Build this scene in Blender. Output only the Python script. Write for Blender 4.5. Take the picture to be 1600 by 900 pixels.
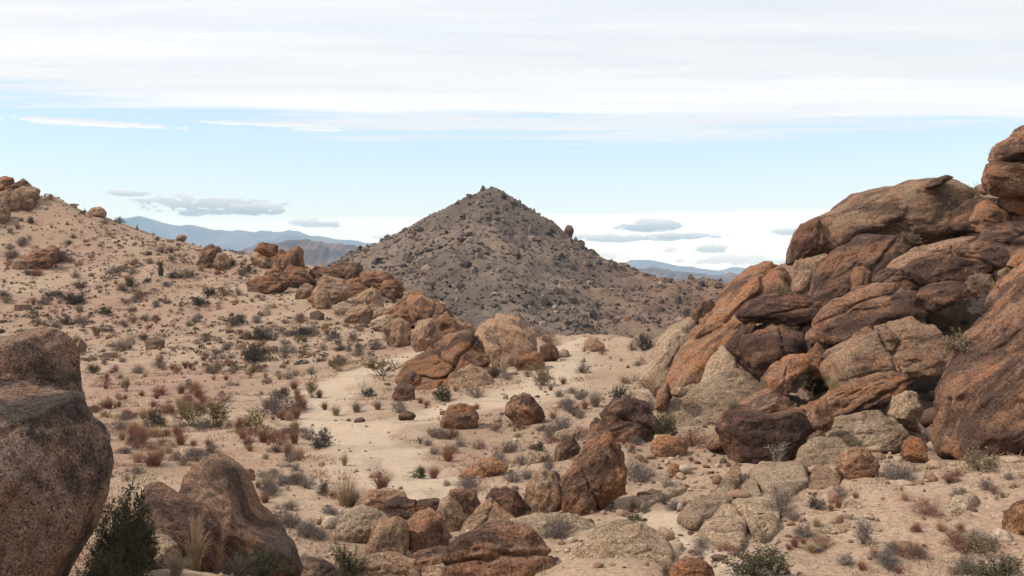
import bpy, math, random
import numpy as np
from mathutils import Vector

S = bpy.context.scene
C = bpy.context.collection
for o in list(bpy.data.objects):
    bpy.data.objects.remove(o)
random.seed(7)
RNG = np.random.default_rng(7)
F = 1600.0                      # focal length in photo pixels (photo 1600 x 900)

# ------------------------------------------------------------------ camera
cam_d = bpy.data.cameras.new('camera')
cam = bpy.data.objects.new('camera', cam_d)
C.objects.link(cam)
cam.location = (0, 0, 0)
cam.rotation_euler = (math.radians(90), 0, 0)
cam_d.sensor_width = 36.0
cam_d.lens = 36.0
cam_d.clip_start = 0.1
cam_d.clip_end = 90000
S.camera = cam

# ------------------------------------------------------------------ exposure
S.view_settings.view_transform = 'Standard'
S.view_settings.look = 'None'
S.view_settings.gamma = 1.0
S.view_settings.use_curve_mapping = False
S.view_settings.exposure = 0.0

# ------------------------------------------------------------------ sun
SUN_DIR = Vector((-0.80, -0.12, 0.95)).normalized()      # towards the sun
SUN_EL = math.asin(SUN_DIR.z)
SUN_AZ = math.atan2(SUN_DIR.x, SUN_DIR.y)
sun_d = bpy.data.lights.new('sun', 'SUN')
sun_d.energy = 4.4
sun_d.angle = math.radians(2)
sun_d.color = (1.0, 0.95, 0.88)
sun = bpy.data.objects.new('sun', sun_d)
C.objects.link(sun)
sun.rotation_euler = (-SUN_DIR).to_track_quat('-Z', 'Y').to_euler()

# ------------------------------------------------------------------ node helper
class NT:
    def __init__(s, tree):
        s.t = tree
        s.n = tree.nodes
        s.l = tree.links
    def new(s, ty, **kw):
        nd = s.n.new(ty)
        for k, v in kw.items():
            setattr(nd, k, v)
        return nd
    def put(s, sock, v):
        if v is None:
            return
        if isinstance(v, bpy.types.NodeSocket):
            s.l.new(v, sock)
        elif isinstance(v, (tuple, list)):
            v = tuple(v)
            if sock.type == 'RGBA' and len(v) == 3:
                v = v + (1.0,)
            sock.default_value = v
        else:
            sock.default_value = v
    def m(s, op, a, b=None, c=None, clamp=False):
        nd = s.new('ShaderNodeMath', operation=op, use_clamp=clamp)
        s.put(nd.inputs[0], a); s.put(nd.inputs[1], b); s.put(nd.inputs[2], c)
        return nd.outputs[0]
    def sstep(s, v, a, b):
        nd = s.new('ShaderNodeMapRange', interpolation_type='SMOOTHSTEP')
        s.put(nd.inputs['Value'], v)
        if a > b:
            nd.inputs['From Min'].default_value = b; nd.inputs['From Max'].default_value = a
            nd.inputs['To Min'].default_value = 1; nd.inputs['To Max'].default_value = 0
        else:
            nd.inputs['From Min'].default_value = a; nd.inputs['From Max'].default_value = b
        return nd.outputs['Result']
    def mix(s, f, a, b, blend='MIX'):
        nd = s.new('ShaderNodeMix', data_type='RGBA', blend_type=blend)
        nd.clamp_factor = True
        s.put(nd.inputs['Factor'], f)
        s.put(nd.inputs[6], a); s.put(nd.inputs[7], b)
        return nd.outputs[2]
    def xyz(s, x, y, z):
        nd = s.new('ShaderNodeCombineXYZ')
        s.put(nd.inputs[0], x); s.put(nd.inputs[1], y); s.put(nd.inputs[2], z)
        return nd.outputs[0]
    def noise(s, vec, scale, detail=4, rough=0.55, dist=0.0):
        nd = s.new('ShaderNodeTexNoise')
        s.put(nd.inputs['Vector'], vec)
        nd.inputs['Scale'].default_value = scale
        nd.inputs['Detail'].default_value = detail
        nd.inputs['Roughness'].default_value = rough
        nd.inputs['Distortion'].default_value = dist
        return nd.outputs['Fac']

# ------------------------------------------------------------------ sky
W = bpy.data.worlds.new('World')
S.world = W
W.use_nodes = True
W.node_tree.nodes.clear()
w = NT(W.node_tree)
SKY_STRENGTH = 0.1
sky = w.new('ShaderNodeTexSky', sky_type='NISHITA')
sky.sun_disc = False
sky.sun_elevation = SUN_EL
sky.sun_rotation = SUN_AZ
sky.altitude = 1200
sky.air_density = 1.0
sky.dust_density = 0.6
sky.ozone_density = 1.5
dirv = w.new('ShaderNodeTexCoord').outputs['Generated']
sep = w.new('ShaderNodeSeparateXYZ'); w.put(sep.inputs[0], dirv)
dx, dy, dz = sep.outputs
zc = w.m('MAXIMUM', dz, 0.012)
u = w.m('DIVIDE', dx, zc)
v = w.m('DIVIDE', dy, zc)
rad = w.m('SQRT', w.m('ADD', w.m('MULTIPLY', u, u), w.m('MULTIPLY', v, v)))
az = w.m('ARCTAN2', dx, dy)
el = w.m('DIVIDE', dz, w.m('SQRT', w.m('ADD', w.m('MULTIPLY', dx, dx), w.m('MULTIPLY', dy, dy))))   # tan(elevation)
K = 1.0 / SKY_STRENGTH
# clear air, lifted a little towards the bright milky blue of the day
blue = w.mix(1.0, sky.outputs[0], (1.55, 1.86, 1.95), 'MULTIPLY')
lowsky = w.sstep(el, 0.16, 0.03)
blue = w.mix(w.m('ADD', 0.34, w.m('MULTIPLY', lowsky, 0.30)), blue, (0.93 * K, 0.965 * K, 0.985 * K))
# high stratus sheet overhead that ends about ten degrees above the horizon
p1 = w.xyz(w.m('MULTIPLY', u, 0.16), w.m('MULTIPLY', v, 0.8), 0.0)
n1 = w.noise(p1, 1.0, 6, 0.55, 0.3)
p2 = w.xyz(w.m('MULTIPLY', u, 0.5), w.m('MULTIPLY', v, 2.2), 3.7)
n2 = w.noise(p2, 1.0, 5, 0.6)
fs = w.noise(w.xyz(w.m('MULTIPLY', u, 0.9), w.m('MULTIPLY', v, 5.0), 5.5), 1.0, 6, 0.65)
edge = w.m('ADD', rad, w.m('MULTIPLY', w.m('SUBTRACT', n1, 0.5), 3.2))
edge = w.m('ADD', edge, w.m('MULTIPLY', w.m('SUBTRACT', n2, 0.5), 1.2))
edge = w.m('ADD', edge, w.m('MULTIPLY', w.m('SUBTRACT', fs, 0.5), 1.6))
edge = w.m('SUBTRACT', edge, w.m('MULTIPLY', az, 0.9))
sheet = w.sstep(edge, 6.7, 5.9)
thin = w.m('ADD', 0.80, w.m('MULTIPLY', w.sstep(n2, 0.35, 0.6), 0.2))
sheet = w.m('MULTIPLY', sheet, thin)
g = w.m('ADD', 0.95, w.m('MULTIPLY', w.sstep(w.noise(w.xyz(w.m('MULTIPLY', u, 0.22), w.m('MULTIPLY', v, 1.0), 9.1), 1.0, 4), 0.36, 0.62), 0.14))
g = w.m('ADD', g, w.m('MULTIPLY', w.m('SUBTRACT', fs, 0.5), 0.16))
shc = w.xyz(w.m('MULTIPLY', g, 0.93 * K), w.m('MULTIPLY', g, 0.955 * K), w.m('MULTIPLY', g, 1.01 * K))
col = w.mix(sheet, blue, shc)
# pale bank near the horizon
pb = w.xyz(w.m('MULTIPLY', az, 6.0), w.m('MULTIPLY', el, 60.0), 1.3)
nb = w.noise(pb, 1.0, 5, 0.55)
top = w.m('ADD', 0.070, w.m('MULTIPLY', az, 0.012))
bt = w.m('SUBTRACT', w.m('SUBTRACT', el, top), w.m('MULTIPLY', w.m('SUBTRACT', nb, 0.5), 0.014))
bank = w.m('MULTIPLY', w.sstep(bt, 0.003, -0.004), w.m('ADD', 0.60, w.m('MULTIPLY', w.sstep(nb, 0.3, 0.6), 0.35)))
bank = w.m('MULTIPLY', bank, w.m('ADD', 0.45, w.m('MULTIPLY', w.sstep(az, -0.22, 0.0), 0.55)))
col = w.mix(bank, col, (1.10 * K, 1.22 * K, 1.42 * K))
# small streaks and grey fair-weather clouds (direction = tan azimuth, tan elevation)
def cloud(px, py, wd, ht, shade, dens, seed, rag=0.9):
    global col
    a0, e0 = (px - 800) / F, (450 - py) / F
    A = w.m('DIVIDE', w.m('SUBTRACT', w.m('TANGENT', az), a0), wd * 0.5 / F)
    ev = w.m('SUBTRACT', el, e0)
    up = w.m('DIVIDE', w.m('MAXIMUM', ev, 0.0), ht * 0.72 / F)
    dn = w.m('DIVIDE', w.m('MINIMUM', ev, 0.0), ht * 0.36 / F)
    r2 = w.m('ADD', w.m('MULTIPLY', A, A), w.m('ADD', w.m('MULTIPLY', up, up), w.m('MULTIPLY', dn, dn)))
    nn = w.noise(w.xyz(w.m('MULTIPLY', az, 46.0), w.m('MULTIPLY', el, 130.0), seed), 1.0, 8, 0.68)
    mk = w.m('ADD', w.m('SUBTRACT', 1.0, r2), w.m('MULTIPLY', w.m('SUBTRACT', nn, 0.52), rag * 6.5))
    mk = w.m('MULTIPLY', w.sstep(mk, 0.0, 0.45), min(1.0, dens * 1.15))
    # keep the mask inside the front half of the sky
    mk = w.m('MULTIPLY', mk, w.sstep(dy, 0.0, 0.05))
    shade = shade - 0.22 if shade < 0.9 else 1.1
    lit = w.m('ADD', shade, w.m('MULTIPLY', w.sstep(w.m('DIVIDE', ev, ht / F), -0.2, 0.75), 0.86 - shade))
    cc = w.xyz(w.m('MULTIPLY', lit, 0.93 * K), w.m('MULTIPLY', lit, 0.965 * K), w.m('MULTIPLY', lit, 1.0 * K))
    col = w.mix(mk, col, cc)
for c in [(130, 213, 300, 11, .95, .75, 1.1, .6), (430, 202, 240, 8, .95, .6, 2.2, .7), (495, 207, 90, 8, .95, .6, 2.9, .7),
          (330, 330, 230, 34, .60, .85, 3.3, .8), (400, 333, 110, 20, .55, .8, 4.1, .7), (195, 313, 90, 9, .66, .7, 5.0, .8),
          (500, 352, 110, 13, .62, .75, 6.2, .8), (610, 372, 60, 10, .72, .5, 6.9, .8),
          (1015, 356, 110, 20, .56, .9, 7.3, .6), (965, 374, 190, 13, .60, .8, 8.4, .8), (1075, 371, 120, 12, .60, .8, 9.2, .8),
          (1115, 391, 66, 13, .64, .75, 10.5, .8), (1228, 366, 70, 11, .64, .75, 11.7, .8), (1050, 392, 40, 10, .72, .5, 12.1, .9),
          (1160, 410, 190, 16, .76, .6, 13.3, .9), (930, 402, 120, 14, .78, .5, 14.2, .9)]:
    cloud(*c)
bg = w.new('ShaderNodeBackground')
w.put(bg.inputs['Color'], col)
bg.inputs['Strength'].default_value = SKY_STRENGTH
w.l.new(bg.outputs[0], w.new('ShaderNodeOutputWorld').inputs['Surface'])

# ------------------------------------------------------------------ numpy noise
_PERM = np.random.default_rng(11).permutation(256)
_PERM = np.concatenate([_PERM, _PERM, _PERM])
_G = np.random.default_rng(12).normal(size=(256, 3))
_G /= np.linalg.norm(_G, axis=1)[:, None]
def perlin(p):
    p = np.asarray(p, dtype=np.float64)
    i = np.floor(p).astype(np.int64)
    f = p - i
    i &= 255
    t = f * f * f * (f * (f * 6 - 15) + 10)
    out = 0
    for a in (0, 1):
        wx = t[:, 0] if a else 1 - t[:, 0]
        pa = _PERM[i[:, 0] + a]
        for b in (0, 1):
            wy = t[:, 1] if b else 1 - t[:, 1]
            pb_ = _PERM[pa + i[:, 1] + b]
            for c_ in (0, 1):
                wz = t[:, 2] if c_ else 1 - t[:, 2]
                g_ = _G[_PERM[pb_ + i[:, 2] + c_]]
                out = out + wx * wy * wz * (g_[:, 0] * (f[:, 0] - a) + g_[:, 1] * (f[:, 1] - b) + g_[:, 2] * (f[:, 2] - c_))
    return out * 1.6
def fbm(p, octv=4, gain=0.5):
    s, a = 0, 1.0
    p = np.asarray(p, dtype=np.float64)
    for k in range(octv):
        s = s + a * perlin(p + 17.3 * k)
        a *= gain
        p = p * 2.03
    return s
def ridged(p, octv=5, gain=0.5):
    s, a = 0, 1.0
    for k in range(octv):
        s = s + a * (1 - np.abs(perlin(p + 31.7 * k)) * 2)
        a *= gain
        p = p * 2.05
    return s
def p2(x, y, z=0.0):
    x = np.asarray(x, float)
    return np.stack([x, np.asarray(y, float) + 0 * x, z + 0 * x], -1)
def smooth(x, a, b):
    t = np.clip((x - a) / (b - a), 0, 1)
    return t * t * (3 - 2 * t)

# ------------------------------------------------------------------ ground height
# (photo x, photo y, metres ahead): points where the ground shows in the photograph
GP = [
 (150,900,15),(330,900,14.5),(500,905,16.5),(700,940,17.2),(900,900,16),(1100,880,16.8),(1300,890,16.2),(1450,880,16.2),(1600,870,16.5),(1800,850,17),(-50,900,16),
 (250,800,21),(430,800,21),(600,818,20.5),(800,815,20.6),(1000,790,21.2),(1200,790,20.5),(1400,790,19.5),(1600,770,19.5),(1800,740,20),(0,800,21),
 (200,700,31),(400,700,30.5),(600,700,30),(800,700,30),(950,700,28.5),(1100,720,26),(1250,730,24.5),(1400,735,23),(1600,710,22.5),
 (0,660,40),(200,650,41),(400,650,39.5),(600,650,38),(750,650,37),(900,650,36),(1000,650,34),
 (100,600,54),(300,600,52),(450,600,50.5),(560,600,49),(650,600,48),(750,600,45.5),(850,600,44.5),(950,600,44),(1020,600,42),
 (0,560,70),(200,560,68),(400,562,66),(520,562,63),(620,562,60),(700,560,55),(800,555,53),(900,555,52),(1000,555,51),
 (820,530,60),(900,527,61),(1000,525,61),(740,530,62),
 (0,500,88),(150,505,86),(300,510,82),(420,520,78),(520,525,75),(620,535,70),
 (0,450,101),(120,450,101),(250,450,101),(370,460,98),(480,470,95),(570,490,90),(650,515,80),
 (0,380,120),(120,385,120),(220,405,115),(320,420,113),(420,430,110),(500,440,108),(570,452,105),(640,475,100),(700,505,92),
 (0,300,136),(50,303,136),(100,314,137),(160,338,138),(220,362,137),(270,378,136),(330,393,134),(400,402,130),(460,416,126),(530,428,122),(600,442,117),(660,472,110),(720,500,100),
 (-200,260,140),(-500,220,140),(-300,400,110),(-300,520,80),(-300,640,44),
 # slope beneath the right-hand boulder pile, kept behind its blocks
 (1070,610,39.5),(1150,640,34.5),(1200,640,33),(1300,660,31),(1400,660,30),(1500,668,30),(1600,672,30.5),(1750,650,31),
 (1100,540,46),(1180,530,43),(1260,540,39.5),(1350,530,38),(1450,530,36.5),(1550,500,35),(1650,470,34),
 (1200,455,47),(1300,420,46),(1400,400,44),(1500,380,42),(1600,350,41),(1750,320,41),
 (1300,365,52),(1400,312,49),(1500,300,47),(1600,290,46),(1800,270,46),
]
HID = [  # (photo x, height, metres ahead): ground hidden behind the ridges or outside the frame
 (-500,-1.9,1),(800,-1.75,1),(2100,-1.9,1),(300,-2.2,4),(800,-2.3,4),(1300,-2.3,4),(0,-2.75,8),(400,-3.0,8),(800,-3.4,8),(1200,-3.4,8),(1600,-3.2,8),(2200,-2.6,8),
 (-100,-2.9,9),(100,-3.1,10.5),(250,-3.3,12),(400,-3.7,13),(800,-4.1,12),(1200,-4.1,12),(1600,-3.9,12),
 (820,-5.2,76),(900,-5.2,76),(1000,-5,76),(1100,-3.5,70),(780,-9,100),(900,-9,100),(1050,-9,100),(1200,-5,75),(1250,-9,100),(720,-6,122),
 (800,-15,150),(1000,-15,150),(1200,-14,150),(1400,-8,100),(1600,-6,100),(1900,-4,100),(1500,-14,150),(1900,-12,150),
 (0,6,185),(200,1,185),(400,-5,185),(600,-10,185),(-400,8,185),
 (-400,-14,260),(0,-16,260),(400,-20,260),(800,-22,260),(1200,-22,260),(1700,-20,260),(1300,1.5,60),(1450,3,56),(1650,3,56),
]
def to_uv(x, y):
    r = np.hypot(x, y)
    th = np.clip(np.arctan2(x, y), -0.75, 0.75)
    return np.stack([th * 2.4, np.log(np.clip(r, 1.0, 300.0))], -1)
_px = np.array([((a - 800) / F * d, d, (450 - b) / F * d) for a, b, d in GP] + [((a - 800) / F * d, d, z) for a, z, d in HID])
_ctl = to_uv(_px[:, 0], _px[:, 1])
def _U(r2):
    return 0.5 * r2 * np.log(r2 + 1e-12)
def _solve():
    n = len(_ctl)
    d2 = ((_ctl[:, None] - _ctl[None]) ** 2).sum(-1)
    A = np.zeros((n + 3, n + 3))
    A[:n, :n] = _U(d2) + np.eye(n) * 0.0008
    A[:n, n] = 1; A[:n, n + 1:] = _ctl
    A[n, :n] = 1; A[n + 1:, :n] = _ctl.T
    return np.linalg.solve(A, np.concatenate([_px[:, 2], [0, 0, 0]]))
_W = _solve()
def base_h(x, y):
    x = np.asarray(x, float).ravel(); y = np.asarray(y, float).ravel()
    q = to_uv(x, y)
    out = np.empty(len(x))
    for s in range(0, len(x), 20000):
        e = min(len(x), s + 20000)
        d2 = ((q[s:e, None] - _ctl[None]) ** 2).sum(-1)
        out[s:e] = _U(d2) @ _W[:-3] + _W[-3] + q[s:e] @ _W[-2:]
    r = np.hypot(x, y)
    th = np.abs(np.arctan2(x, y))
    out = out * (1 - smooth(th, 1.0, 2.2)) + (-2.2 - 0.03 * np.minimum(r, 300)) * smooth(th, 1.0, 2.2)
    k = smooth(r, 200, 330)
    return out * (1 - k) - 27.0 * k
def pile_zone(x, y):
    return smooth(x - 6.3 - np.maximum(0, 28 - y) * 1.6, 0, 1.6) * (1 - smooth(y, 60, 70)) * smooth(y, 24, 27)
def ground_h(x, y):
    x = np.asarray(x, float).ravel(); y = np.asarray(y, float).ravel()
    r = np.hypot(x, y)
    z = base_h(x, y)
    near = 1 - smooth(r, 150, 260)
    z = z + near * smooth(r, 4, 30) * 0.16 * fbm(p2(x / 4.5, y / 4.5, 2.2), 3)
    z = z + near * smooth(r, 70, 105) * 0.55 * fbm(p2(x / 9.0, y / 9.0, 5.2), 4)
    pile = pile_zone(x, y)
    z = z + pile * (0.55 * fbm(p2(x / 1.7, y / 1.7, 3.9), 4, 0.55) - 0.25)
    bed = smooth(x, 1.5, 3.5) * (1 - smooth(x, 7.5, 10.0)) * smooth(y, 14.5, 16.5) * (1 - smooth(y, 24, 27))
    z = z + bed * (0.12 * fbm(p2(x / 1.6 + y * 0.2, y / 2.6, 6.1), 3, 0.5) + 0.05 * np.tanh(6 * perlin(p2(x / 0.9, y / 1.4, 4.1))))
    z = z + 0.35 * smooth(y, 50, 57) * (1 - smooth(y, 70, 85)) * smooth(x, -6, 0) * fbm(p2(x / 2.4, y / 2.4, 1.2), 4)
    z = z + near * 0.030 * fbm(p2(x / 0.7, y / 0.7, 8.2), 3)
    return z

def ray_ground(px, py, d0=5.0, d1=200.0):
    """where the line of sight through a photo pixel meets the ground"""
    d = np.exp(np.linspace(math.log(d0), math.log(d1), 900))
    x = (px - 800) / F * d
    z = (450 - py) / F * d
    h = ground_h(x, d)
    k = np.nonzero(z <= h)[0]
    if len(k) == 0:
        return None
    return float(x[k[0]]), float(d[k[0]]), float(h[k[0]])

# ------------------------------------------------------------------ mesh helpers
def mesh_np(name, verts, faces, smooth_sh=True):
    me = bpy.data.meshes.new(name)
    verts = np.ascontiguousarray(verts, dtype=np.float32)
    faces = np.ascontiguousarray(faces, dtype=np.int32)
    nf, k = faces.shape
    me.vertices.add(len(verts)); me.vertices.foreach_set('co', verts.ravel())
    me.loops.add(nf * k); me.loops.foreach_set('vertex_index', faces.ravel())
    me.polygons.add(nf)
    me.polygons.foreach_set('loop_start', np.arange(nf, dtype=np.int32) * k)
    me.polygons.foreach_set('loop_total', np.full(nf, k, dtype=np.int32))
    me.polygons.foreach_set('use_smooth', np.full(nf, smooth_sh, dtype=bool))
    me.update(calc_edges=True)
    me.validate()
    return me
def link(name, me, mat=None, parent=None, loc=(0, 0, 0)):
    o = bpy.data.objects.new(name, me)
    if mat is not None and me is not None and not me.materials:
        me.materials.append(mat)
    C.objects.link(o)
    o.location = loc
    if parent is not None:
        o.parent = parent
    return o
def tag(o, label=None, cat=None, group=None, kind=None):
    if label: o['label'] = label
    if cat: o['category'] = cat
    if group: o['group'] = group
    if kind: o['kind'] = kind
    return o

# ------------------------------------------------------------------ materials
def new_mat(name):
    m = bpy.data.materials.new(name)
    m.use_nodes = True
    m.node_tree.nodes.clear()
    t = NT(m.node_tree)
    b = t.new('ShaderNodeBsdfPrincipled')
    b.inputs['Roughness'].default_value = 0.9
    b.inputs['Specular IOR Level'].default_value = 0.2
    t.l.new(b.outputs[0], t.new('ShaderNodeOutputMaterial').inputs['Surface'])
    return m, t, b
def rock_mat(name, body, warm, varnish, var_amt, warm_amt, pale=(0.44, 0.335, 0.24), pale_amt=0.35, k=1.0, fine=26.0, gk=1.0):
    m, t, b = new_mat(name)
    oc = t.new('ShaderNodeTexCoord').outputs['Object']
    rnd = t.new('ShaderNodeObjectInfo').outputs['Random']
    add = t.new('ShaderNodeVectorMath', operation='ADD')
    t.put(add.inputs[0], oc)
    t.put(add.inputs[1], t.xyz(t.m('MULTIPLY', rnd, 91.0), t.m('MULTIPLY', rnd, 37.0), t.m('MULTIPLY', rnd, 53.0)))
    p = add.outputs[0]
    mp = t.new('ShaderNodeMapping'); t.put(mp.inputs['Vector'], p); mp.inputs['Scale'].default_value = (0.38, 1.0, 1.0)
    ps = mp.outputs[0]
    a = t.noise(ps, 1.1 * k, 10, 0.70, 0.4)
    c = t.noise(p, 1.9 * k, 8, 0.68, 0.3)
    e = t.noise(ps, 0.9 * k, 9, 0.68, 0.5)
    col = t.mix(t.sstep(c, 0.36 - 0.3 * (warm_amt - 0.5), 0.70 - 0.3 * (warm_amt - 0.5)), body, warm)
    col = t.mix(t.m('MULTIPLY', t.sstep(e, 0.46, 0.70), pale_amt), col, pale)
    lo = 0.60 - 0.34 * var_amt
    col = t.mix(t.m('MULTIPLY', t.sstep(a, lo - 0.02, lo + 0.11), 0.85), col, varnish)
    tone = t.m('ADD', 0.70, t.m('MULTIPLY', rnd, 0.30))
    s1 = t.noise(p, 11.0, 6, 0.8)
    s2 = t.noise(p, 38.0, 3, 0.75)
    sp = t.m('MULTIPLY', t.m('SUBTRACT', s1, 0.5), 2.8)
    f1 = t.noise(p, fine, 2, 0.6)
    add2 = t.new('ShaderNodeVectorMath', operation='ADD'); t.put(add2.inputs[0], p); add2.inputs[1].default_value = (7.7, 3.1, 5.3)
    f2 = t.noise(add2.outputs[0], fine * 0.8, 2, 0.6)
    grain = t.m('SUBTRACT', t.m('MULTIPLY', t.sstep(f2, 0.56, 0.66), 0.65 * gk), t.m('MULTIPLY', t.sstep(f1, 0.53, 0.62), 0.55 * gk))
    gain = t.m('MULTIPLY', tone, t.m('MINIMUM', t.m('MAXIMUM', t.m('ADD', t.m('ADD', 1.0, sp), grain), 0.2), 2.1))
    col = t.mix(1.0, col, t.xyz(gain, gain, gain), 'MULTIPLY')
    t.put(b.inputs['Base Color'], col)
    bp = t.new('ShaderNodeBump')
    bp.inputs['Strength'].default_value = 0.9
    bp.inputs['Distance'].default_value = 0.10
    t.put(bp.inputs['Height'], t.m('ADD', t.m('MULTIPLY', t.noise(ps, 3.2, 10, 0.74), 1.3), t.m('MULTIPLY', s1, 0.6)))
    t.l.new(bp.outputs[0], b.inputs['Normal'])
    return m
MR = {
 'or': rock_mat('orange_granite', (0.285, 0.160, 0.095), (0.315, 0.128, 0.052), (0.072, 0.041, 0.030), 0.40, 0.55, pale=(0.35, 0.25, 0.17)),
 'br': rock_mat('brown_granite', (0.26, 0.150, 0.096), (0.275, 0.117, 0.054), (0.066, 0.039, 0.031), 0.46, 0.50, pale=(0.34, 0.24, 0.165)),
 'dk': rock_mat('varnished_granite', (0.215, 0.120, 0.078), (0.245, 0.100, 0.046), (0.055, 0.034, 0.028), 0.54, 0.50, pale=(0.30, 0.21, 0.145), pale_amt=0.25),
 'tb': rock_mat('buff_brown_granite', (0.285, 0.185, 0.122), (0.285, 0.140, 0.072), (0.085, 0.052, 0.039), 0.34, 0.50, pale=(0.37, 0.28, 0.20), pale_amt=0.4),
 'tn': rock_mat('tan_granite', (0.315, 0.210, 0.135), (0.295, 0.150, 0.078), (0.100, 0.060, 0.043), 0.28, 0.50, pale=(0.385, 0.295, 0.21)),
 'pl': rock_mat('pale_granite', (0.35, 0.25, 0.165), (0.315, 0.198, 0.118), (0.16, 0.103, 0.069), 0.16, 0.40, pale=(0.42, 0.325, 0.23), pale_amt=0.5),
 'nr': rock_mat('speckled_granite', (0.25, 0.162, 0.118), (0.27, 0.145, 0.086), (0.045, 0.034, 0.031), 0.36, 0.45, pale=(0.33, 0.245, 0.185), pale_amt=0.3, fine=58.0, gk=1.5),
 'nb': rock_mat('near_brown_granite', (0.235, 0.145, 0.098), (0.25, 0.120, 0.060), (0.055, 0.036, 0.030), 0.44, 0.50, pale=(0.33, 0.24, 0.175), pale_amt=0.35, fine=44.0, gk=1.3),
}
def sand_mat():
    m, t, b = new_mat('desert_sand')
    p = t.new('ShaderNodeTexCoord').outputs['Object']
    at = t.new('ShaderNodeAttribute', attribute_name='zone')
    sp_ = t.new('ShaderNodeSeparateColor'); t.put(sp_.inputs[0], at.outputs['Color'])
    path, red, rocky = sp_.outputs
    a = t.noise(p, 0.16, 6, 0.6, 0.4)
    c = t.noise(p, 1.1, 7, 0.65, 0.3)
    col = t.mix(t.sstep(a, 0.38, 0.62), (0.250, 0.170, 0.112), (0.305, 0.216, 0.147))
    col = t.mix(t.m('MULTIPLY', t.sstep(c, 0.50, 0.70), 0.6), col, (0.205, 0.135, 0.09))
    col = t.mix(t.m('MULTIPLY', red, t.sstep(c, 0.30, 0.62)), col, (0.245, 0.145, 0.10))
    col = t.mix(t.m('MULTIPLY', path, 0.85), col, (0.385, 0.295, 0.212))
    col = t.mix(t.m('MULTIPLY', rocky, 0.8), col, (0.12, 0.078, 0.052))
    s1 = t.noise(p, 9.0, 6, 0.75)
    s2 = t.noise(p, 34.0, 3, 0.7)
    g1 = t.noise(p, 0.45, 7, 0.7, 0.5)
    col = t.mix(t.m('MULTIPLY', t.sstep(g1, 0.52, 0.66), 0.45), col, (0.19, 0.135, 0.098))
    amp = t.m('SUBTRACT', 1.0, t.m('MULTIPLY', path, 0.55))
    sp = t.m('ADD', t.m('MULTIPLY', t.m('SUBTRACT', s1, 0.5), 2.3), t.m('MULTIPLY', t.m('SUBTRACT', s2, 0.5), 1.7))
    gain = t.m('MAXIMUM', t.m('ADD', 1.0, t.m('MULTIPLY', sp, amp)), 0.3)
    col = t.mix(1.0, col, t.xyz(gain, gain, gain), 'MULTIPLY')
    t.put(b.inputs['Base Color'], col)
    bp = t.new('ShaderNodeBump')
    bp.inputs['Strength'].default_value = 0.6
    bp.inputs['Distance'].default_value = 0.05
    t.put(bp.inputs['Height'], t.m('ADD', t.m('MULTIPLY', c, 1.5), t.m('MULTIPLY', s1, 0.6)))
    t.l.new(bp.outputs[0], b.inputs['Normal'])
    return m
M_SAND = sand_mat()
def far_mat(name, a, b_, sc):
    m, t, b = new_mat(name)
    p = t.new('ShaderNodeTexCoord').outputs['Object']
    n = t.noise(p, sc, 8, 0.65, 0.3)
    t.put(b.inputs['Base Color'], t.mix(t.sstep(n, 0.38, 0.64), a, b_))
    return m
def plant_mat(name, col, var=0.35, transl=0.0):
    m, t, b = new_mat(name)
    rnd = t.new('ShaderNodeObjectInfo').outputs['Random']
    p = t.new('ShaderNodeTexCoord').outputs['Object']
    n = t.noise(p, 9.0, 3, 0.6)
    g_ = t.m('ADD', 1.0 - var, t.m('ADD', t.m('MULTIPLY', rnd, var), t.m('MULTIPLY', n, var * 2.0)))
    g_ = t.m('SUBTRACT', g_, var * 0.5)
    t.put(b.inputs['Base Color'], t.mix(1.0, col, t.xyz(g_, g_, g_), 'MULTIPLY'))
    b.inputs['Roughness'].default_value = 0.8
    return m

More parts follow.
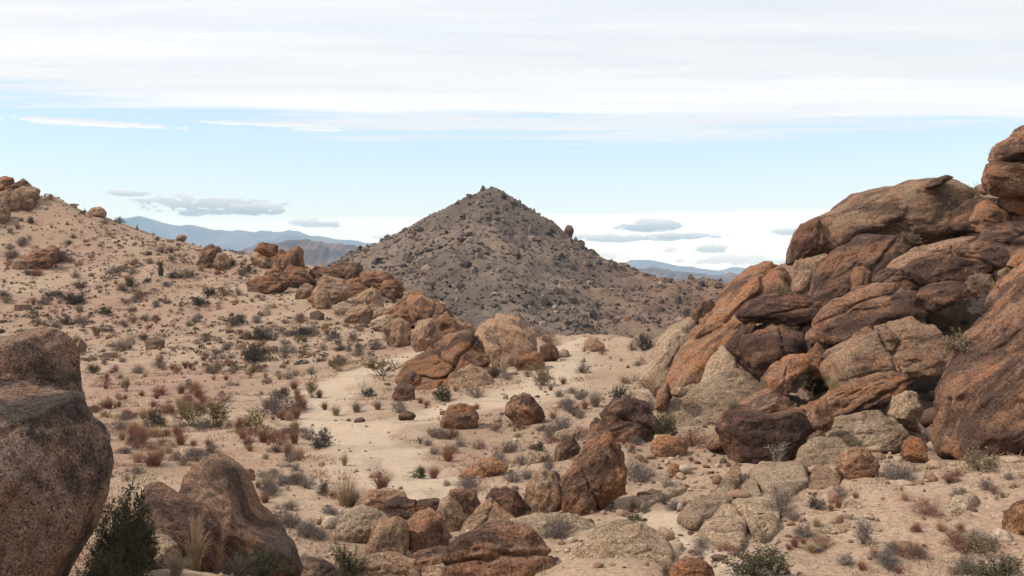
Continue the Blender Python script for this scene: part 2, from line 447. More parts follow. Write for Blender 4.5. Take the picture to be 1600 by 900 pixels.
# ------------------------------------------------------------------ ground sheet
TRAIL = [[(640, 556), (610, 566), (560, 585), (520, 605), (500, 630), (490, 652), (520, 672), (560, 690), (600, 720), (630, 745), (660, 765)],
         [(905, 532), (880, 560), (850, 600), (800, 625), (700, 640), (620, 660), (560, 680)],
         [(1000, 810), (1050, 835), (1100, 860), (1140, 885), (1170, 900)]]
RED = [(250, 590, 7), (330, 600, 6), (180, 640, 5), (230, 710, 3), (460, 685, 2.4), (440, 715, 2), (720, 705, 2.2), (600, 755, 1.2), (170, 610, 5), (250, 500, 9), (120, 480, 9), (80, 400, 9),
       (150, 350, 9), (300, 430, 8), (1100, 690, 1.2), (1460, 790, 1.2), (1510, 850, 1.0), (380, 720, 2)]
def build_ground():
    th_f = np.linspace(-0.60, 0.60, 600)
    th_c = np.linspace(0.60, 2 * math.pi - 0.60, 70)[1:-1]
    th = np.concatenate([th_f, th_c])
    r = np.concatenate([np.exp(np.linspace(math.log(0.6), math.log(8), 40)), np.exp(np.linspace(math.log(8), math.log(150), 320))[1:],
                        np.exp(np.linspace(math.log(150), math.log(18400), 46))[1:]])
    T, R = np.meshgrid(th, r)
    x = (R * np.sin(T)).ravel(); y = (R * np.cos(T)).ravel()
    z = ground_h(x, y)
    nth, nr = len(th), len(r)
    i, j = np.meshgrid(np.arange(nr - 1), np.arange(nth), indexing='ij')
    j2 = (j + 1) % nth
    fc = np.stack([i * nth + j, i * nth + j2, (i + 1) * nth + j2, (i + 1) * nth + j], -1).reshape(-1, 4)[:, ::-1]
    v = np.stack([x, y, z], -1)
    # cap under the camera
    n0 = len(v)
    v = np.concatenate([v, [[0, 0, float(ground_h([0.0], [0.05])[0])]]])
    me = mesh_np('ground', v, fc)
    capf = [(n0, (k + 1) % nth, k) for k in range(nth)]
    import bmesh
    bm = bmesh.new(); bm.from_mesh(me); bm.verts.ensure_lookup_table()
    for f in capf:
        nf = bm.faces.new([bm.verts[q] for q in f]); nf.smooth = True
    bm.to_mesh(me); bm.free()
    vv = np.concatenate([np.stack([x, y], -1), [[0, 0]]])
    path = np.zeros(len(vv))
    wob = 0.5 * fbm(p2(vv[:, 0] / 1.3, vv[:, 1] / 1.3, 1.0), 3)
    for k, line in enumerate(TRAIL):
        pts = [ray_ground(*q) for q in line]
        for a, b in zip(pts[:-1], pts[1:]):
            if a is None or b is None: continue
            A = np.array(a[:2]); B = np.array(b[:2])
            t = np.clip(((vv - A) @ (B - A)) / ((B - A) @ (B - A) + 1e-9), 0, 1)
            d = np.hypot(*(vv - (A + t[:, None] * (B - A))).T)
            wd = (1.5, 1.6, 0.6)[k]
            path = np.maximum(path, 1 - smooth(d + wob * wd, wd * 0.35, wd * 1.3))
    red = np.zeros(len(vv))
    for (a, b, rr) in RED:
        q = ray_ground(a, b)
        if q is None: continue
        d = np.hypot(vv[:, 0] - q[0], vv[:, 1] - q[1]) + wob * rr * 0.7
        red = np.maximum(red, 1 - smooth(d, rr * 0.3, rr * 1.2))
    red = np.clip(red + 0.45 * smooth(fbm(p2(vv[:, 0] / 6, vv[:, 1] / 6, 7.7), 4), 0.0, 0.5), 0, 1) * (1 - path)
    rocky = np.maximum(smooth(np.hypot(vv[:, 0], vv[:, 1]), 140, 220), pile_zone(vv[:, 0], vv[:, 1]))
    colr = np.stack([path, red, rocky, np.ones(len(vv))], -1).astype(np.float32)
    ca = me.color_attributes.new('zone', 'FLOAT_COLOR', 'POINT')
    ca.data.foreach_set('color', colr.ravel())
    tag(link('ground', me, M_SAND), kind='structure')
build_ground()

# ------------------------------------------------------------------ pyramid hill
PD = 400.0
PX0 = (770 - 800) / F * PD
def prof(r, pts):
    xs, zs = zip(*pts)
    return np.interp(r, xs, zs)
def hill_h(x, y, detail=True):
    x = np.asarray(x, float).ravel(); y = np.asarray(y, float).ravel()
    X = x - PX0; Y = y - PD
    r = np.hypot(X, Y) + 1e-6
    c, s = X / r, Y / r
    rw = r * (1 + 0.10 * fbm(p2(x / 60, y / 60, 4.4), 2))
    R_ = prof(rw, [(0, 39.8), (3, 38.2), (10, 33.9), (22, 26.2), (32, 17.2), (42, 10.6), (52, 7.0), (62, 3.2), (74, 0.9), (100, -1.2), (140, -4), (200, -30)])
    L_ = prof(rw, [(0, 39.8), (3, 38.6), (9, 35.8), (18, 31.4), (32, 22.8), (46, 15.2), (55, 10.8), (80, -2), (120, -18), (200, -40)])
    Fr = prof(rw, [(0, 39.8), (5, 37.2), (30, 22), (60, 5.5), (85, -5), (110, -10), (150, -17), (220, -40)])
    Bk = prof(rw, [(0, 39.8), (5, 37), (30, 17), (60, 0), (120, -25), (200, -40)])
    wR = np.clip(c, 0, 1) ** 2; wL = np.clip(-c, 0, 1) ** 2; wF = np.clip(-s, 0, 1) ** 2; wB = np.clip(s, 0, 1) ** 2
    z = wR * R_ + wL * L_ + wF * Fr + wB * Bk
    # spur that runs down towards the viewer and the gullies beside it
    ang = np.arctan2(X, -Y)
    z = z + smooth(r, 8, 40) * (1 - smooth(r, 90, 140)) * (2.6 * np.cos(ang * 5 + 0.5) * np.clip(-s, 0, 1))
    if detail:
        z = z + 1.6 * smooth(r, 2, 30) * fbm(p2(x / 12, y / 12, 1.7), 5, 0.62) - 3.0 * smooth(r, 12, 40) * np.clip(ridged(p2(ang * 2.6, r / 80, 2.2), 3) - 1.15, 0, 1) + 3.2 * smooth(r, 55, 95) * fbm(p2(x / 26, y / 26, 8.8), 3)
    return z
HX0, HX1, HY0, HY1 = -175, 190, 215, 560
def build_hill():
    xs = np.arange(HX0, HX1, 1.1); ys = np.concatenate([np.arange(HY0, 430, 1.1), np.arange(430, HY1, 4.0)])
    X, Y = np.meshgrid(xs, ys)
    z = hill_h(X.ravel(), Y.ravel()) + 0.35 * fbm(p2(X.ravel() / 1.9, Y.ravel() / 1.9, 6.6), 3)
    n, mth = len(xs), len(ys)
    i, j = np.meshgrid(np.arange(mth - 1), np.arange(n - 1), indexing='ij')
    fc = np.stack([i * n + j, i * n + j + 1, (i + 1) * n + j + 1, (i + 1) * n + j], -1).reshape(-1, 4)
    me = mesh_np('hill', np.stack([X.ravel(), Y.ravel(), z], -1), fc)
    m, t, b = new_mat('hill_scree')
    p = t.new('ShaderNodeTexCoord').outputs['Object']
    a = t.noise(p, 0.035, 6, 0.6, 0.5)
    c = t.noise(p, 0.35, 8, 0.72, 0.3)
    sx = t.new('ShaderNodeSeparateXYZ'); t.put(sx.inputs[0], p)
    right = t.sstep(t.m('ADD', sx.outputs[0], t.m('MULTIPLY', t.m('SUBTRACT', a, 0.5), 60)), 8, 60)
    col = t.mix(t.sstep(a, 0.40, 0.62), (0.112, 0.083, 0.064), (0.185, 0.136, 0.099))
    col = t.mix(t.m('MULTIPLY', right, 0.7), col, (0.20, 0.115, 0.072))
    col = t.mix(t.m('MULTIPLY', t.sstep(c, 0.50, 0.66), 0.75), col, (0.050, 0.038, 0.033))
    t.put(b.inputs['Base Color'], col)
    bp = t.new('ShaderNodeBump'); bp.inputs['Strength'].default_value = 0.9; bp.inputs['Distance'].default_value = 0.9
    t.put(bp.inputs['Height'], t.noise(p, 0.55, 8, 0.72)); t.l.new(bp.outputs[0], b.inputs['Normal'])
    tag(link('hill', me, m), kind='structure')
build_hill()

# ------------------------------------------------------------------ far ranges
def mountain(name, dist, prof_px, depth, seed, mat, rough):
    """a long ridge whose skyline runs through the listed photo points"""
    xs_px = np.array([p[0] for p in prof_px], float); zs = np.array([(450 - p[1]) / F * dist for p in prof_px])
    nx, ny = 280, 40
    X = np.linspace((xs_px[0] - 800) / F * dist, (xs_px[-1] - 800) / F * dist, nx)
    V = np.linspace(-1, 1, ny)
    crest = np.interp(X, (xs_px - 800) / F * dist, zs)
    GX, GV = np.meshgrid(X, V)
    CR = np.tile(crest, (ny, 1))
    base = -40.0
    q = p2(GX.ravel() / (depth * 0.55), GV.ravel() * 1.6, seed)
    rg = ridged(q, 5, 0.55).reshape(GX.shape)
    rg = (rg - rg.mean()) / (rg.std() + 1e-6)
    fall = (1 - np.abs(GV)) ** 0.9
    Z = base + (CR - base) * np.clip(fall + rough * rg * np.abs(GV) * (1 - np.abs(GV)) * 2.0, 0, 1.2)
    Z += (CR - base) * 0.035 * fbm(p2(GX.ravel() / (depth * 0.06), GV.ravel() * 14, seed + 3), 3).reshape(GX.shape) * (1 - np.abs(GV)) ** 0.3
    Yw = dist + GV * depth
    i, j = np.meshgrid(np.arange(ny - 1), np.arange(nx - 1), indexing='ij')
    fc = np.stack([i * nx + j, i * nx + j + 1, (i + 1) * nx + j + 1, (i + 1) * nx + j], -1).reshape(-1, 4)
    tag(link(name, mesh_np(name, np.stack([GX.ravel(), Yw.ravel(), Z.ravel()], -1), fc), mat), kind='structure')
M_FAR = far_mat('far_rock', (0.07, 0.056, 0.050), (0.125, 0.097, 0.08), 0.004)
M_MID = far_mat('mid_rock', (0.070, 0.052, 0.045), (0.15, 0.108, 0.085), 0.012)
mountain('mountain_range', 13300, [(-900, 380), (-500, 350), (-200, 345), (0, 350), (120, 346), (190, 341), (222, 338), (245, 345), (275, 350), (300, 348), (330, 355), (380, 360), (430, 362), (450, 359), (480, 366), (530, 373), (560, 376), (600, 382), (660, 392), (760, 410), (850, 425)], 2800, 1.5, M_FAR, 0.20)
mountain('mountain_range', 13300, [(820, 440), (900, 430), (955, 418), (985, 407), (1005, 405), (1030, 408), (1055, 414), (1080, 417), (1110, 421), (1140, 428), (1200, 440), (1300, 446)], 2100, 8.5, M_FAR, 0.2)
mountain('mountain_range', 16500, [(950, 440), (1050, 428), (1120, 423), (1150, 416), (1175, 418), (1210, 420), (1260, 424), (1400, 415), (1600, 410), (1900, 400), (2300, 410)], 1500, 3.5, M_FAR, 0.2)
mountain('mountain_range', 3600, [(340, 425), (380, 392), (420, 381), (450, 378), (490, 378), (520, 382), (560, 389), (600, 398), (660, 410), (760, 425), (850, 440)], 860, 5.5, M_MID, 0.35)
mountain('mountain_range', 5200, [(880, 445), (930, 428), (965, 419), (1000, 421), (1022, 417), (1045, 423), (1080, 424), (1110, 429), (1128, 431), (1142, 425), (1158, 430), (1185, 438), (1230, 444), (1350, 446)], 900, 6.1, M_MID, 0.35)

# ------------------------------------------------------------------ boulders
import bmesh
_ICO = {}
def ico(n):
    if n not in _ICO:
        bm = bmesh.new(); bmesh.ops.create_icosphere(bm, subdivisions=n, radius=1.0)
        v = np.array([q.co[:] for q in bm.verts]); f = np.array([[q.index for q in p.verts] for p in bm.faces])
        bm.free(); _ICO[n] = (v, f)
    return _ICO[n]
def poly_radius(poly, c, ang):
    """distance from c to the outline in each direction"""
    P = np.asarray(poly, float) - c
    Q = np.roll(P, -1, axis=0)
    dirs = np.stack([np.cos(ang), np.sin(ang)], -1)
    best = np.zeros(len(ang))
    for a, b in zip(P, Q):
        e = b - a
        den = dirs[:, 0] * e[1] - dirs[:, 1] * e[0]
        den = np.where(np.abs(den) < 1e-9, 1e-9, den)
        t = (a[0] * e[1] - a[1] * e[0]) / den
        s_ = (a[0] * dirs[:, 1] - a[1] * dirs[:, 0]) / den
        ok = (t > 0) & (s_ >= -1e-6) & (s_ <= 1 + 1e-6)
        best = np.where(ok & (t > best), t, best)
    return best
def radial_table(P):
    P = np.asarray(P, float)
    Q = np.roll(P, -1, axis=0)
    cr = P[:, 0] * Q[:, 1] - P[:, 1] * Q[:, 0]
    A = cr.sum() / 2
    cen = np.array([((P[:, 0] + Q[:, 0]) * cr).sum(), ((P[:, 1] + Q[:, 1]) * cr).sum()]) / (6 * A)
    ang = np.linspace(-math.pi, math.pi, 181)[:-1]
    R = poly_radius(P, cen, ang)
    R = np.where(R <= 0, np.median(R[R > 0]), R)
    R = (np.roll(R, 1) + 2 * R + np.roll(R, -1)) / 4
    return cen, ang, R, abs(A)
def ell(cx, cy, w_, h_, rot=0, n=12, jit=0.08, seed=0):
    rg = random.Random(seed + int(cx * 7 + cy * 13))
    out = []
    for k in range(n):
        a = 2 * math.pi * k / n
        q = 1 + rg.uniform(-jit, jit)
        x, y = q * w_ / 2 * math.cos(a), q * h_ / 2 * math.sin(a)
        r_ = math.radians(rot)
        out.append((cx + x * math.cos(r_) - y * math.sin(r_), cy + x * math.sin(r_) + y * math.cos(r_)))
    return out
LAND = []                       # landmarks for the plants' descriptions: (photo x, photo y, phrase)
NB = [0]
GROW = 1.05
def boulder(label, poly, mat='or', d=None, lean=0.25, deep=0.85, facets=5, rough=1.0, name='boulder', cat='boulder', group=None, tagp=None, crack=0, grow=None, box=False, planes=()):
    """a granite block: its outline seen from the viewer, its own depth, flattened faces, joints and worn relief"""
    NB[0] += 1
    rg = np.random.default_rng(1000 + NB[0])
    pp = np.asarray(poly, float)
    w_px = np.ptp(pp[:, 0]); h_px = np.ptp(pp[:, 1]); big = max(w_px, h_px)
    cxp = (pp[:, 0].min() + pp[:, 0].max()) / 2
    if d is None:
        q = ray_ground(cxp, pp[:, 1].max() - 0.10 * h_px)
        if q is None:
            q = (0, 60, 0)
        d = q[1] + 0.30 * min(w_px, h_px) / F * q[1]
    P = np.stack([(pp[:, 0] - 800) / F * d, (450 - pp[:, 1]) / F * d], -1)
    cen, ang, R, A = radial_table(P)
    R = R * (grow or GROW)
    size = math.sqrt(A)
    # long axis of the outline: bedding and stains follow it
    Rx, Rz = R * np.cos(ang), R * np.sin(ang)
    ew, ev = np.linalg.eigh(np.cov(np.stack([Rx, Rz])))
    ax = ev[:, 1]; ax = ax if ax[0] >= 0 else -ax
    tilt = math.atan2(ax[1], ax[0])
    n = 7 if big > 300 else (6 if big > 112 else (5 if big > 34 else 4))
    U, fc = ico(n)
    mlt = np.ones(len(U))
    nf = facets + 5
    for k in range(nf):
        nv = rg.normal(size=3)
        nv[1] = -abs(nv[1]) - (0.5 if k < nf - 3 else 0.0); nv[2] += 0.30
        nv /= np.linalg.norm(nv)
        side = math.hypot(nv[0], nv[2])
        off = rg.uniform(0.62, 0.84) + 0.16 * side ** 3
        dt = U @ nv
        lim = np.where(dt > 0.05, off / np.maximum(dt, 0.05), 9)
        kk = rg.choice([0.008, 0.02, 0.05])
        hh = np.clip(0.5 + 0.5 * (lim - mlt) / kk, 0, 1)
        mlt = lim * (1 - hh) + mlt * hh - kk * hh * (1 - hh)
    if planes:
        for nv, off in planes:
            nv = np.array(nv) / np.linalg.norm(nv); dt = U @ nv
            mlt = np.minimum(mlt, np.where(dt > 0.05, off / np.maximum(dt, 0.05), 9))
    if box:
        for nv, off in (((0, -1, .05), .50), ((.12, -.25, 1), .66), ((-.85, -.5, -.1), .66), ((.8, -.55, .1), .72)):
            nv = np.array(nv) / np.linalg.norm(nv); dt = U @ nv
            mlt = np.minimum(mlt, np.where(dt > 0.05, off / np.maximum(dt, 0.05), 9))
    V = U * mlt[:, None]
    rho = np.hypot(V[:, 0], V[:, 2])
    th = np.arctan2(V[:, 2], V[:, 0])
    Rr = np.interp(th, np.concatenate([ang, [math.pi]]), np.concatenate([R, [R[0]]]))
    D = deep * 0.5 * min(np.ptp(P[:, 0]), np.ptp(P[:, 1])) * 0.9 + 0.12 * size * deep
    rr = np.minimum(rho, 1.0) ** 0.84
    x = Rr * rr * np.cos(th); z = Rr * rr * np.sin(th); y = D * np.sign(V[:, 1]) * np.abs(V[:, 1]) ** 0.9
    y = y + lean * z
    v = np.stack([x, y, z], -1)
    nrm = np.stack([U[:, 0] / max(np.ptp(x), .01), U[:, 1] / max(2 * D, .01), U[:, 2] / max(np.ptp(z), .01)], -1)
    nrm /= np.linalg.norm(nrm, axis=1)[:, None]
    ct, st = math.cos(-tilt), math.sin(-tilt)
    def rot(a):
        return np.stack([a[:, 0] * ct - a[:, 2] * st, a[:, 1], a[:, 0] * st + a[:, 2] * ct], -1)
    v = rot(v); nrm = rot(nrm)                     # local X = long axis
    sd = NB[0] * 3.71
    q = v / size
    qs = q * np.array([0.30, 1.0, 1.0])             # stretched along the bedding
    dis = 0.050 * fbm(q * 1.7 + sd, 3) + 0.030 * (0.30 - np.abs(perlin(qs * 3.2 + sd + 9)))
    st_ = fbm(qs * 5.0 + sd + 2, 3, 0.6)
    dis = dis + 0.020 * np.tanh(st_ * 4)            # spalled sheets
    dis = dis - 0.050 * np.clip(perlin(q * 3.6 + sd + 21) - 0.42, 0, 1)     # hollows
    gr = np.abs(perlin(qs * 1.25 + sd + 33) + 0.08 * perlin(q * 6 + sd))
    dis = dis - 0.030 * np.exp(-(gr / 0.035) ** 2) * (perlin(q * 1.3 + sd + 44) > 0.02)   # fissures
    if n >= 5:
        dis = dis + (0.012 if n < 7 else 0.009) * fbm(q * 11 + sd, 3, 0.65)
    if n >= 7:
        dis = dis + 0.004 * fbm(q * 40 + sd, 2, 0.6)
    for k in range(crack + (1 if 75 < big < 200 and mat != 'pl' and not box else 0)):
        pv = rg.normal(size=3); pv[1] *= 0.3; pv /= np.linalg.norm(pv)
        o_ = rg.uniform(-0.25, 0.25)
        s_ = (q @ pv - o_) + 0.10 * perlin(q * 2.2 + sd + 4)
        dis = dis - 0.085 * np.exp(-(s_ / 0.022) ** 2)
    v = v + nrm * (dis * size * rough)[:, None]
    me = mesh_np(name, v, fc)
    o = link(name, me, MR[mat], loc=(float(cen[0]), float(d), float(cen[1])))
    o.rotation_euler = (0, -tilt, 0)
    tag(o, label, cat, group)
    if tagp:
        LAND.append((pp[:, 0].mean(), pp[:, 1].mean(), tagp, w_px, h_px))
    return o
def slab(label, poly, mat='pl', thick=0.16, name='bedrock_slab', group=None, tagp=None):
    """low bedrock that pokes out of the sand: outline lies on the ground"""
    NB[0] += 1
    pts = [ray_ground(*q) for q in poly]
    G = np.array([q[:2] for q in pts])
    cen, ang, R, A = radial_table(G)
    size = math.sqrt(A)
    U, fc = ico(5)
    th = np.arctan2(U[:, 1], U[:, 0])
    Rr = np.interp(th, np.concatenate([ang, [math.pi]]), np.concatenate([R, [R[0]]]))
    rho = np.hypot(U[:, 0], U[:, 1]) ** 0.8
    x = Rr * rho * np.cos(th); y = Rr * rho * np.sin(th)
    gz = base_h(cen[0] + x, cen[1] + y); g0 = float(base_h([cen[0]], [cen[1]])[0])
    R = R * 1.14
    tt = max(thick, 0.13 * size)
    z = gz - g0 + np.sign(U[:, 2]) * np.abs(U[:, 2]) ** 0.6 * tt
    v = np.stack([x, y, z], -1)
    sd = NB[0] * 2.3
    v[:, 2] += 0.10 * size * fbm(v / size * 1.8 + sd, 4, 0.55) * (U[:, 2] > -0.2) * (1 - rho ** 6)
    o = link(name, mesh_np(name, v, fc), MR[mat], loc=(float(cen[0]), float(cen[1]), g0))
    tag(o, label, 'rock slab', group)
    if tagp:
        pp = np.asarray(poly, float)
        LAND.append((pp[:, 0].mean(), pp[:, 1].mean(), tagp, np.ptp(pp[:, 0]), np.ptp(pp[:, 1])))
    return o

B = boulder
# --- right-hand pile, from the top down
GROW = 1.10
B('long whale-backed brown dome along the top of the right-hand pile', [(1236,412),(1240,385),(1252,360),(1268,347),(1300,333),(1350,304),(1395,292),(1410,291),(1432,281),(1462,281),(1500,279),(1515,285),(1530,297),(1520,320),(1500,345),(1475,368),(1445,376),(1405,376),(1365,374),(1325,384),(1290,396),(1250,408)], 'tb', 41, 0.55, 0.9, 1, 0.75, tagp='long whale-backed dome on the right')
B('dark cracked buttress block at the left end of the long dome', [(1237,410),(1240,378),(1254,354),(1280,342),(1287,370),(1288,400),(1265,404),(1247,412)], 'dk', 39.6, 0.2, 0.8, 5, 1.0)
B('thin curved flake capping the summit of the long dome', [(1446,293),(1458,281),(1478,274),(1488,278),(1472,287),(1455,295)], 'dk', 40.0, 0.3, 1.6)
B('upper half of the split round boulder on the right skyline', [(1553,252),(1557,238),(1568,225),(1585,212),(1600,201),(1640,188),(1680,212),(1690,250),(1640,252),(1600,251),(1575,254)], 'br', 37, 0.15, 1.3, 4, tagp='split round boulder on the skyline')
B('lower half of the split round boulder, below its dark crack', [(1548,280),(1551,260),(1562,251),(1600,250),(1650,251),(1692,252),(1690,290),(1640,312),(1600,306),(1585,305),(1560,301),(1551,291)], 'or', 36.8, 0.0, 1.2, 4)
B('small brown rock wedged under the split round boulder', [(1556,322),(1572,300),(1592,302),(1606,322),(1600,338),(1575,336)], 'or', 37.3, 0.2, 1.0)
B('smooth grey-brown hump behind the olive bush near the dome top', [(1484,352),(1498,327),(1518,313),(1540,309),(1562,318),(1580,345),(1575,364),(1540,360),(1510,362),(1490,360)], 'br', 38.6, 0.5, 0.9)
B('orange knobbly rock right of the smooth hump', [(1520,344),(1533,320),(1550,312),(1572,330),(1584,352),(1552,364),(1528,362)], 'or', 37.3, 0.3, 1.0)
B('sloping brown slab below the split round boulder at the frame edge', [(1545,312),(1570,312),(1600,326),(1650,335),(1660,385),(1610,384),(1578,356)], 'br', 37.6, 0.5, 0.9)
B('dark brown block at the right edge under the sloping slab', [(1530,380),(1546,358),(1580,350),(1625,354),(1632,398),(1590,408),(1560,398)], 'dk', 35.8, 0.4, 1.0)
B('tan split rock below the dark buttress at the left shoulder', [(1232,462),(1238,428),(1246,410),(1264,400),(1292,396),(1300,406),(1282,432),(1264,458),(1250,474)], 'tn', 38.6, 0.3, 0.9, tagp='tan split rock on the left shoulder')
B('dark varnished slab leaning below the long dome', [(1258,470),(1290,412),(1320,386),(1350,373),(1385,372),(1415,376),(1426,385),(1412,402),(1385,422),(1355,452),(1320,474),(1280,482),(1262,476)], 'dk', 37.2, 0.6, 0.8, 5, tagp='dark varnished leaning slab')
B('narrow tan ledge running up between two brown slabs', [(1380,426),(1400,405),(1430,391),(1455,383),(1485,376),(1525,370),(1515,384),(1465,398),(1430,414),(1420,426),(1402,428)], 'tb', 36.4, 0.5, 1.2)
B('smooth brown loaf-shaped boulder high on the right pile', [(1418,424),(1424,410),(1445,400),(1475,391),(1500,382),(1545,378),(1570,388),(1579,402),(1568,414),(1535,427),(1500,439),(1460,446),(1440,445),(1427,436)], 'br', 34.8, 0.45, 1.0, 4, tagp='loaf-shaped boulder high on the pile')
B('dark brown dome tucked left of the loaf-shaped boulder', [(1350,452),(1368,431),(1390,420),(1408,418),(1422,430),(1430,454),(1400,458),(1370,460)], 'dk', 35.4, 0.4, 0.9)
B('knobbly orange knob standing before the dark leaning slab', [(1330,462),(1334,432),(1340,418),(1351,418),(1362,428),(1356,448),(1343,464)], 'or', 35.0, 0.2, 1.0)
B('large tilted brown slab in the middle of the right pile', [(1258,526),(1280,500),(1310,470),(1340,455),(1370,450),(1410,448),(1434,460),(1444,480),(1448,490),(1420,500),(1390,508),(1365,517),(1340,523),(1310,533),(1280,545),(1264,538)], 'br', 33.2, 0.55, 0.75, 4, tagp='large tilted slab mid-pile')
B('dark wedge-shaped block right of the large tilted slab', [(1436,464),(1445,452),(1465,443),(1490,439),(1507,445),(1505,462),(1480,478),(1455,490),(1445,483)], 'dk', 33.2, 0.4, 1.0)
B('tan hump above the pale dead brush on the right', [(1492,446),(1510,430),(1530,426),(1548,430),(1550,448),(1525,460),(1508,464)], 'tn', 34.2, 0.3, 1.0)
B('small tan rock beside the right end of the loaf-shaped boulder', [(1548,430),(1562,414),(1584,416),(1588,432),(1572,442),(1555,440)], 'tn', 34.4, 0.3, 1.0)
B('orange rounded rock cut by the right edge below the dark block', [(1576,414),(1588,393),(1612,384),(1640,398),(1630,424),(1590,424)], 'or', 33.6, 0.3, 1.0)
B('broad pale ledge below the large tilted slab', [(1286,570),(1300,548),(1340,530),(1370,513),(1400,506),(1440,498),(1472,508),(1490,530),(1490,562),(1455,578),(1425,582),(1390,590),(1350,594),(1315,592),(1290,586)], 'tb', 31.6, 0.7, 0.7, 5, tagp='broad pale ledge', crack=2)
B('huge brown slab leaning at the right edge above a dark hollow', [(1446,704),(1449,680),(1455,640),(1470,605),(1490,585),(1510,560),(1530,535),(1560,505),(1600,465),(1690,410),(1740,470),(1710,560),(1650,600),(1605,618),(1572,650),(1532,682),(1502,708),(1468,712)], 'br', 25.5, 0.55, 0.6, 6, tagp='huge leaning slab at the right edge')
B('upper brown slab rising behind the huge leaning slab', [(1530,512),(1545,480),(1565,455),(1600,424),(1650,390),(1700,410),(1660,470),(1610,500),(1570,530),(1540,535)], 'or', 29, 0.5, 0.8)
B('long jagged orange-brown slab overhanging a pale knob', [(1272,646),(1282,622),(1310,609),(1340,600),(1380,589),(1410,586),(1424,598),(1415,612),(1385,627),(1350,642),(1310,653),(1290,663),(1277,659)], 'or', 28.8, 0.35, 0.8, 6, 1.3, tagp='long jagged overhanging slab')
B('square dark block with a flat-sided front beside dead branches', [(1121,672),(1141,646),(1165,640),(1190,636),(1225,638),(1250,643),(1264,654),(1272,670),(1262,688),(1245,704),(1215,722),(1180,724),(1146,723),(1140,700)], 'dk', 26.4, 0.1, 1.1, 2, 0.8, box=True, tagp='square dark block')
B('flat purple-brown cap slab lying on the square dark block', [(1150,652),(1164,638),(1190,624),(1215,617),(1232,625),(1240,642),(1200,652)], 'br', 26.9, 0.5, 1.4)
B('orange slab sloping up behind the square dark block', [(1102,694),(1125,668),(1150,640),(1180,622),(1207,611),(1206,634),(1150,664),(1130,696)], 'or', 27.8, 0.5, 0.9)
B('knobbly orange rock against the right side of the square block', [(1256,648),(1266,630),(1290,626),(1299,650),(1294,670),(1275,676),(1262,664)], 'or', 26.6, 0.2, 1.0)
B('small orange rock at the foot of the square block', [(1258,708),(1266,685),(1280,674),(1290,680),(1283,700),(1268,712)], 'or', 25.4, 0.2, 1.0)
B('round dark orange boulder on the sand below the pale slabs', [(1311,737),(1312,722),(1322,708),(1340,702),(1360,704),(1370,718),(1367,742),(1350,752),(1325,749)], 'or', None, 0.1, 1.0, 4, tagp='round dark orange boulder on the right')
B('big round brown boulder sheltered under the overhang', [(1159,548),(1165,528),(1180,512),(1205,504),(1230,509),(1250,521),(1259,540),(1256,558),(1240,574),(1215,582),(1195,589),(1175,580),(1163,564)], 'br', 33.6, 0.2, 0.9, 4, tagp='big round boulder under the overhang')
B('thick dark roof rock jutting over the big round boulder', [(1156,492),(1172,472),(1200,464),(1230,459),(1262,461),(1282,471),(1284,490),(1270,502),(1245,508),(1225,508),(1200,503),(1165,502)], 'dk', 34.2, 0.3, 1.2, 5)
B('great orange ramp of rock at the left end of the right pile', [(1038,604),(1045,575),(1060,550),(1085,525),(1105,500),(1125,480),(1140,462),(1165,440),(1190,422),(1215,416),(1238,416),(1246,440),(1244,465),(1205,480),(1175,500),(1165,520),(1155,545),(1145,565),(1112,584),(1090,604),(1060,612)], 'or', 37.6, 0.8, 0.8, 6, tagp='great orange ramp', crack=1)
B('pale strip of rock along the left foot of the orange ramp', [(1000,585),(1022,562),(1035,532),(1060,510),(1088,498),(1094,510),(1066,545),(1050,580),(1044,606),(1016,604)], 'pl', 39.5, 0.7, 0.8)
B('dark pointed wedge between the orange ramp and round boulder', [(1135,542),(1150,525),(1165,504),(1184,499),(1170,525),(1165,548),(1168,566),(1150,556)], 'dk', 34.0, 0.2, 1.2)
B('small tan stone at the right shoulder of the round boulder', [(1248,520),(1258,503),(1275,500),(1286,510),(1275,530),(1257,534)], 'tn', 34.0, 0.2, 1.0)
B('pointed orange rock below the large tilted slab', [(1258,582),(1265,555),(1279,539),(1290,548),(1294,570),(1284,590)], 'or', 31.9, 0.2, 1.0)
B('arched orange rock in front of the round boulder', [(1187,616),(1194,590),(1210,574),(1235,559),(1260,556),(1266,572),(1248,586),(1232,606),(1217,622),(1197,624)], 'or', 31.2, 0.35, 1.0, tagp='arched orange rock')
B('pale buff rock below the wedge on the orange ramp', [(1096,600),(1110,570),(1135,545),(1152,553),(1172,575),(1184,596),(1160,602),(1140,606),(1120,610),(1103,608)], 'pl', 34.6, 0.6, 0.9, tagp='pale buff rock by the ramp')
B('broad pale bedrock hump at the foot of the orange ramp', [(1022,658),(1038,625),(1060,616),(1100,608),(1130,590),(1160,586),(1194,600),(1196,622),(1165,642),(1135,660),(1122,678),(1090,676),(1055,678),(1028,670)], 'pl', 32.6, 0.9, 0.6, 4, tagp='broad pale hump below the ramp')
B('dark upright stone left of the broad pale hump', [(1024,638),(1029,612),(1042,598),(1049,620),(1040,642)], 'br', 32.2, 0.1, 1.0)
B('small tan stone on the upper edge of the broad pale hump', ell(1062,613,24,16), 'tn', 32.0, 0.1, 1.0)
B('flattened orange-brown boulder right of the dark angular boulder', ell(1047,699,56,36,0), 'or', None, 0.1, 1.0, 3, tagp='flattened orange-brown boulder')
B('pale grey knob under the long jagged slab', [(1384,646),(1394,622),(1415,610),(1434,619),(1440,642),(1428,662),(1400,662)], 'pl', 28.4, 0.3, 1.0, tagp='pale grey knob')
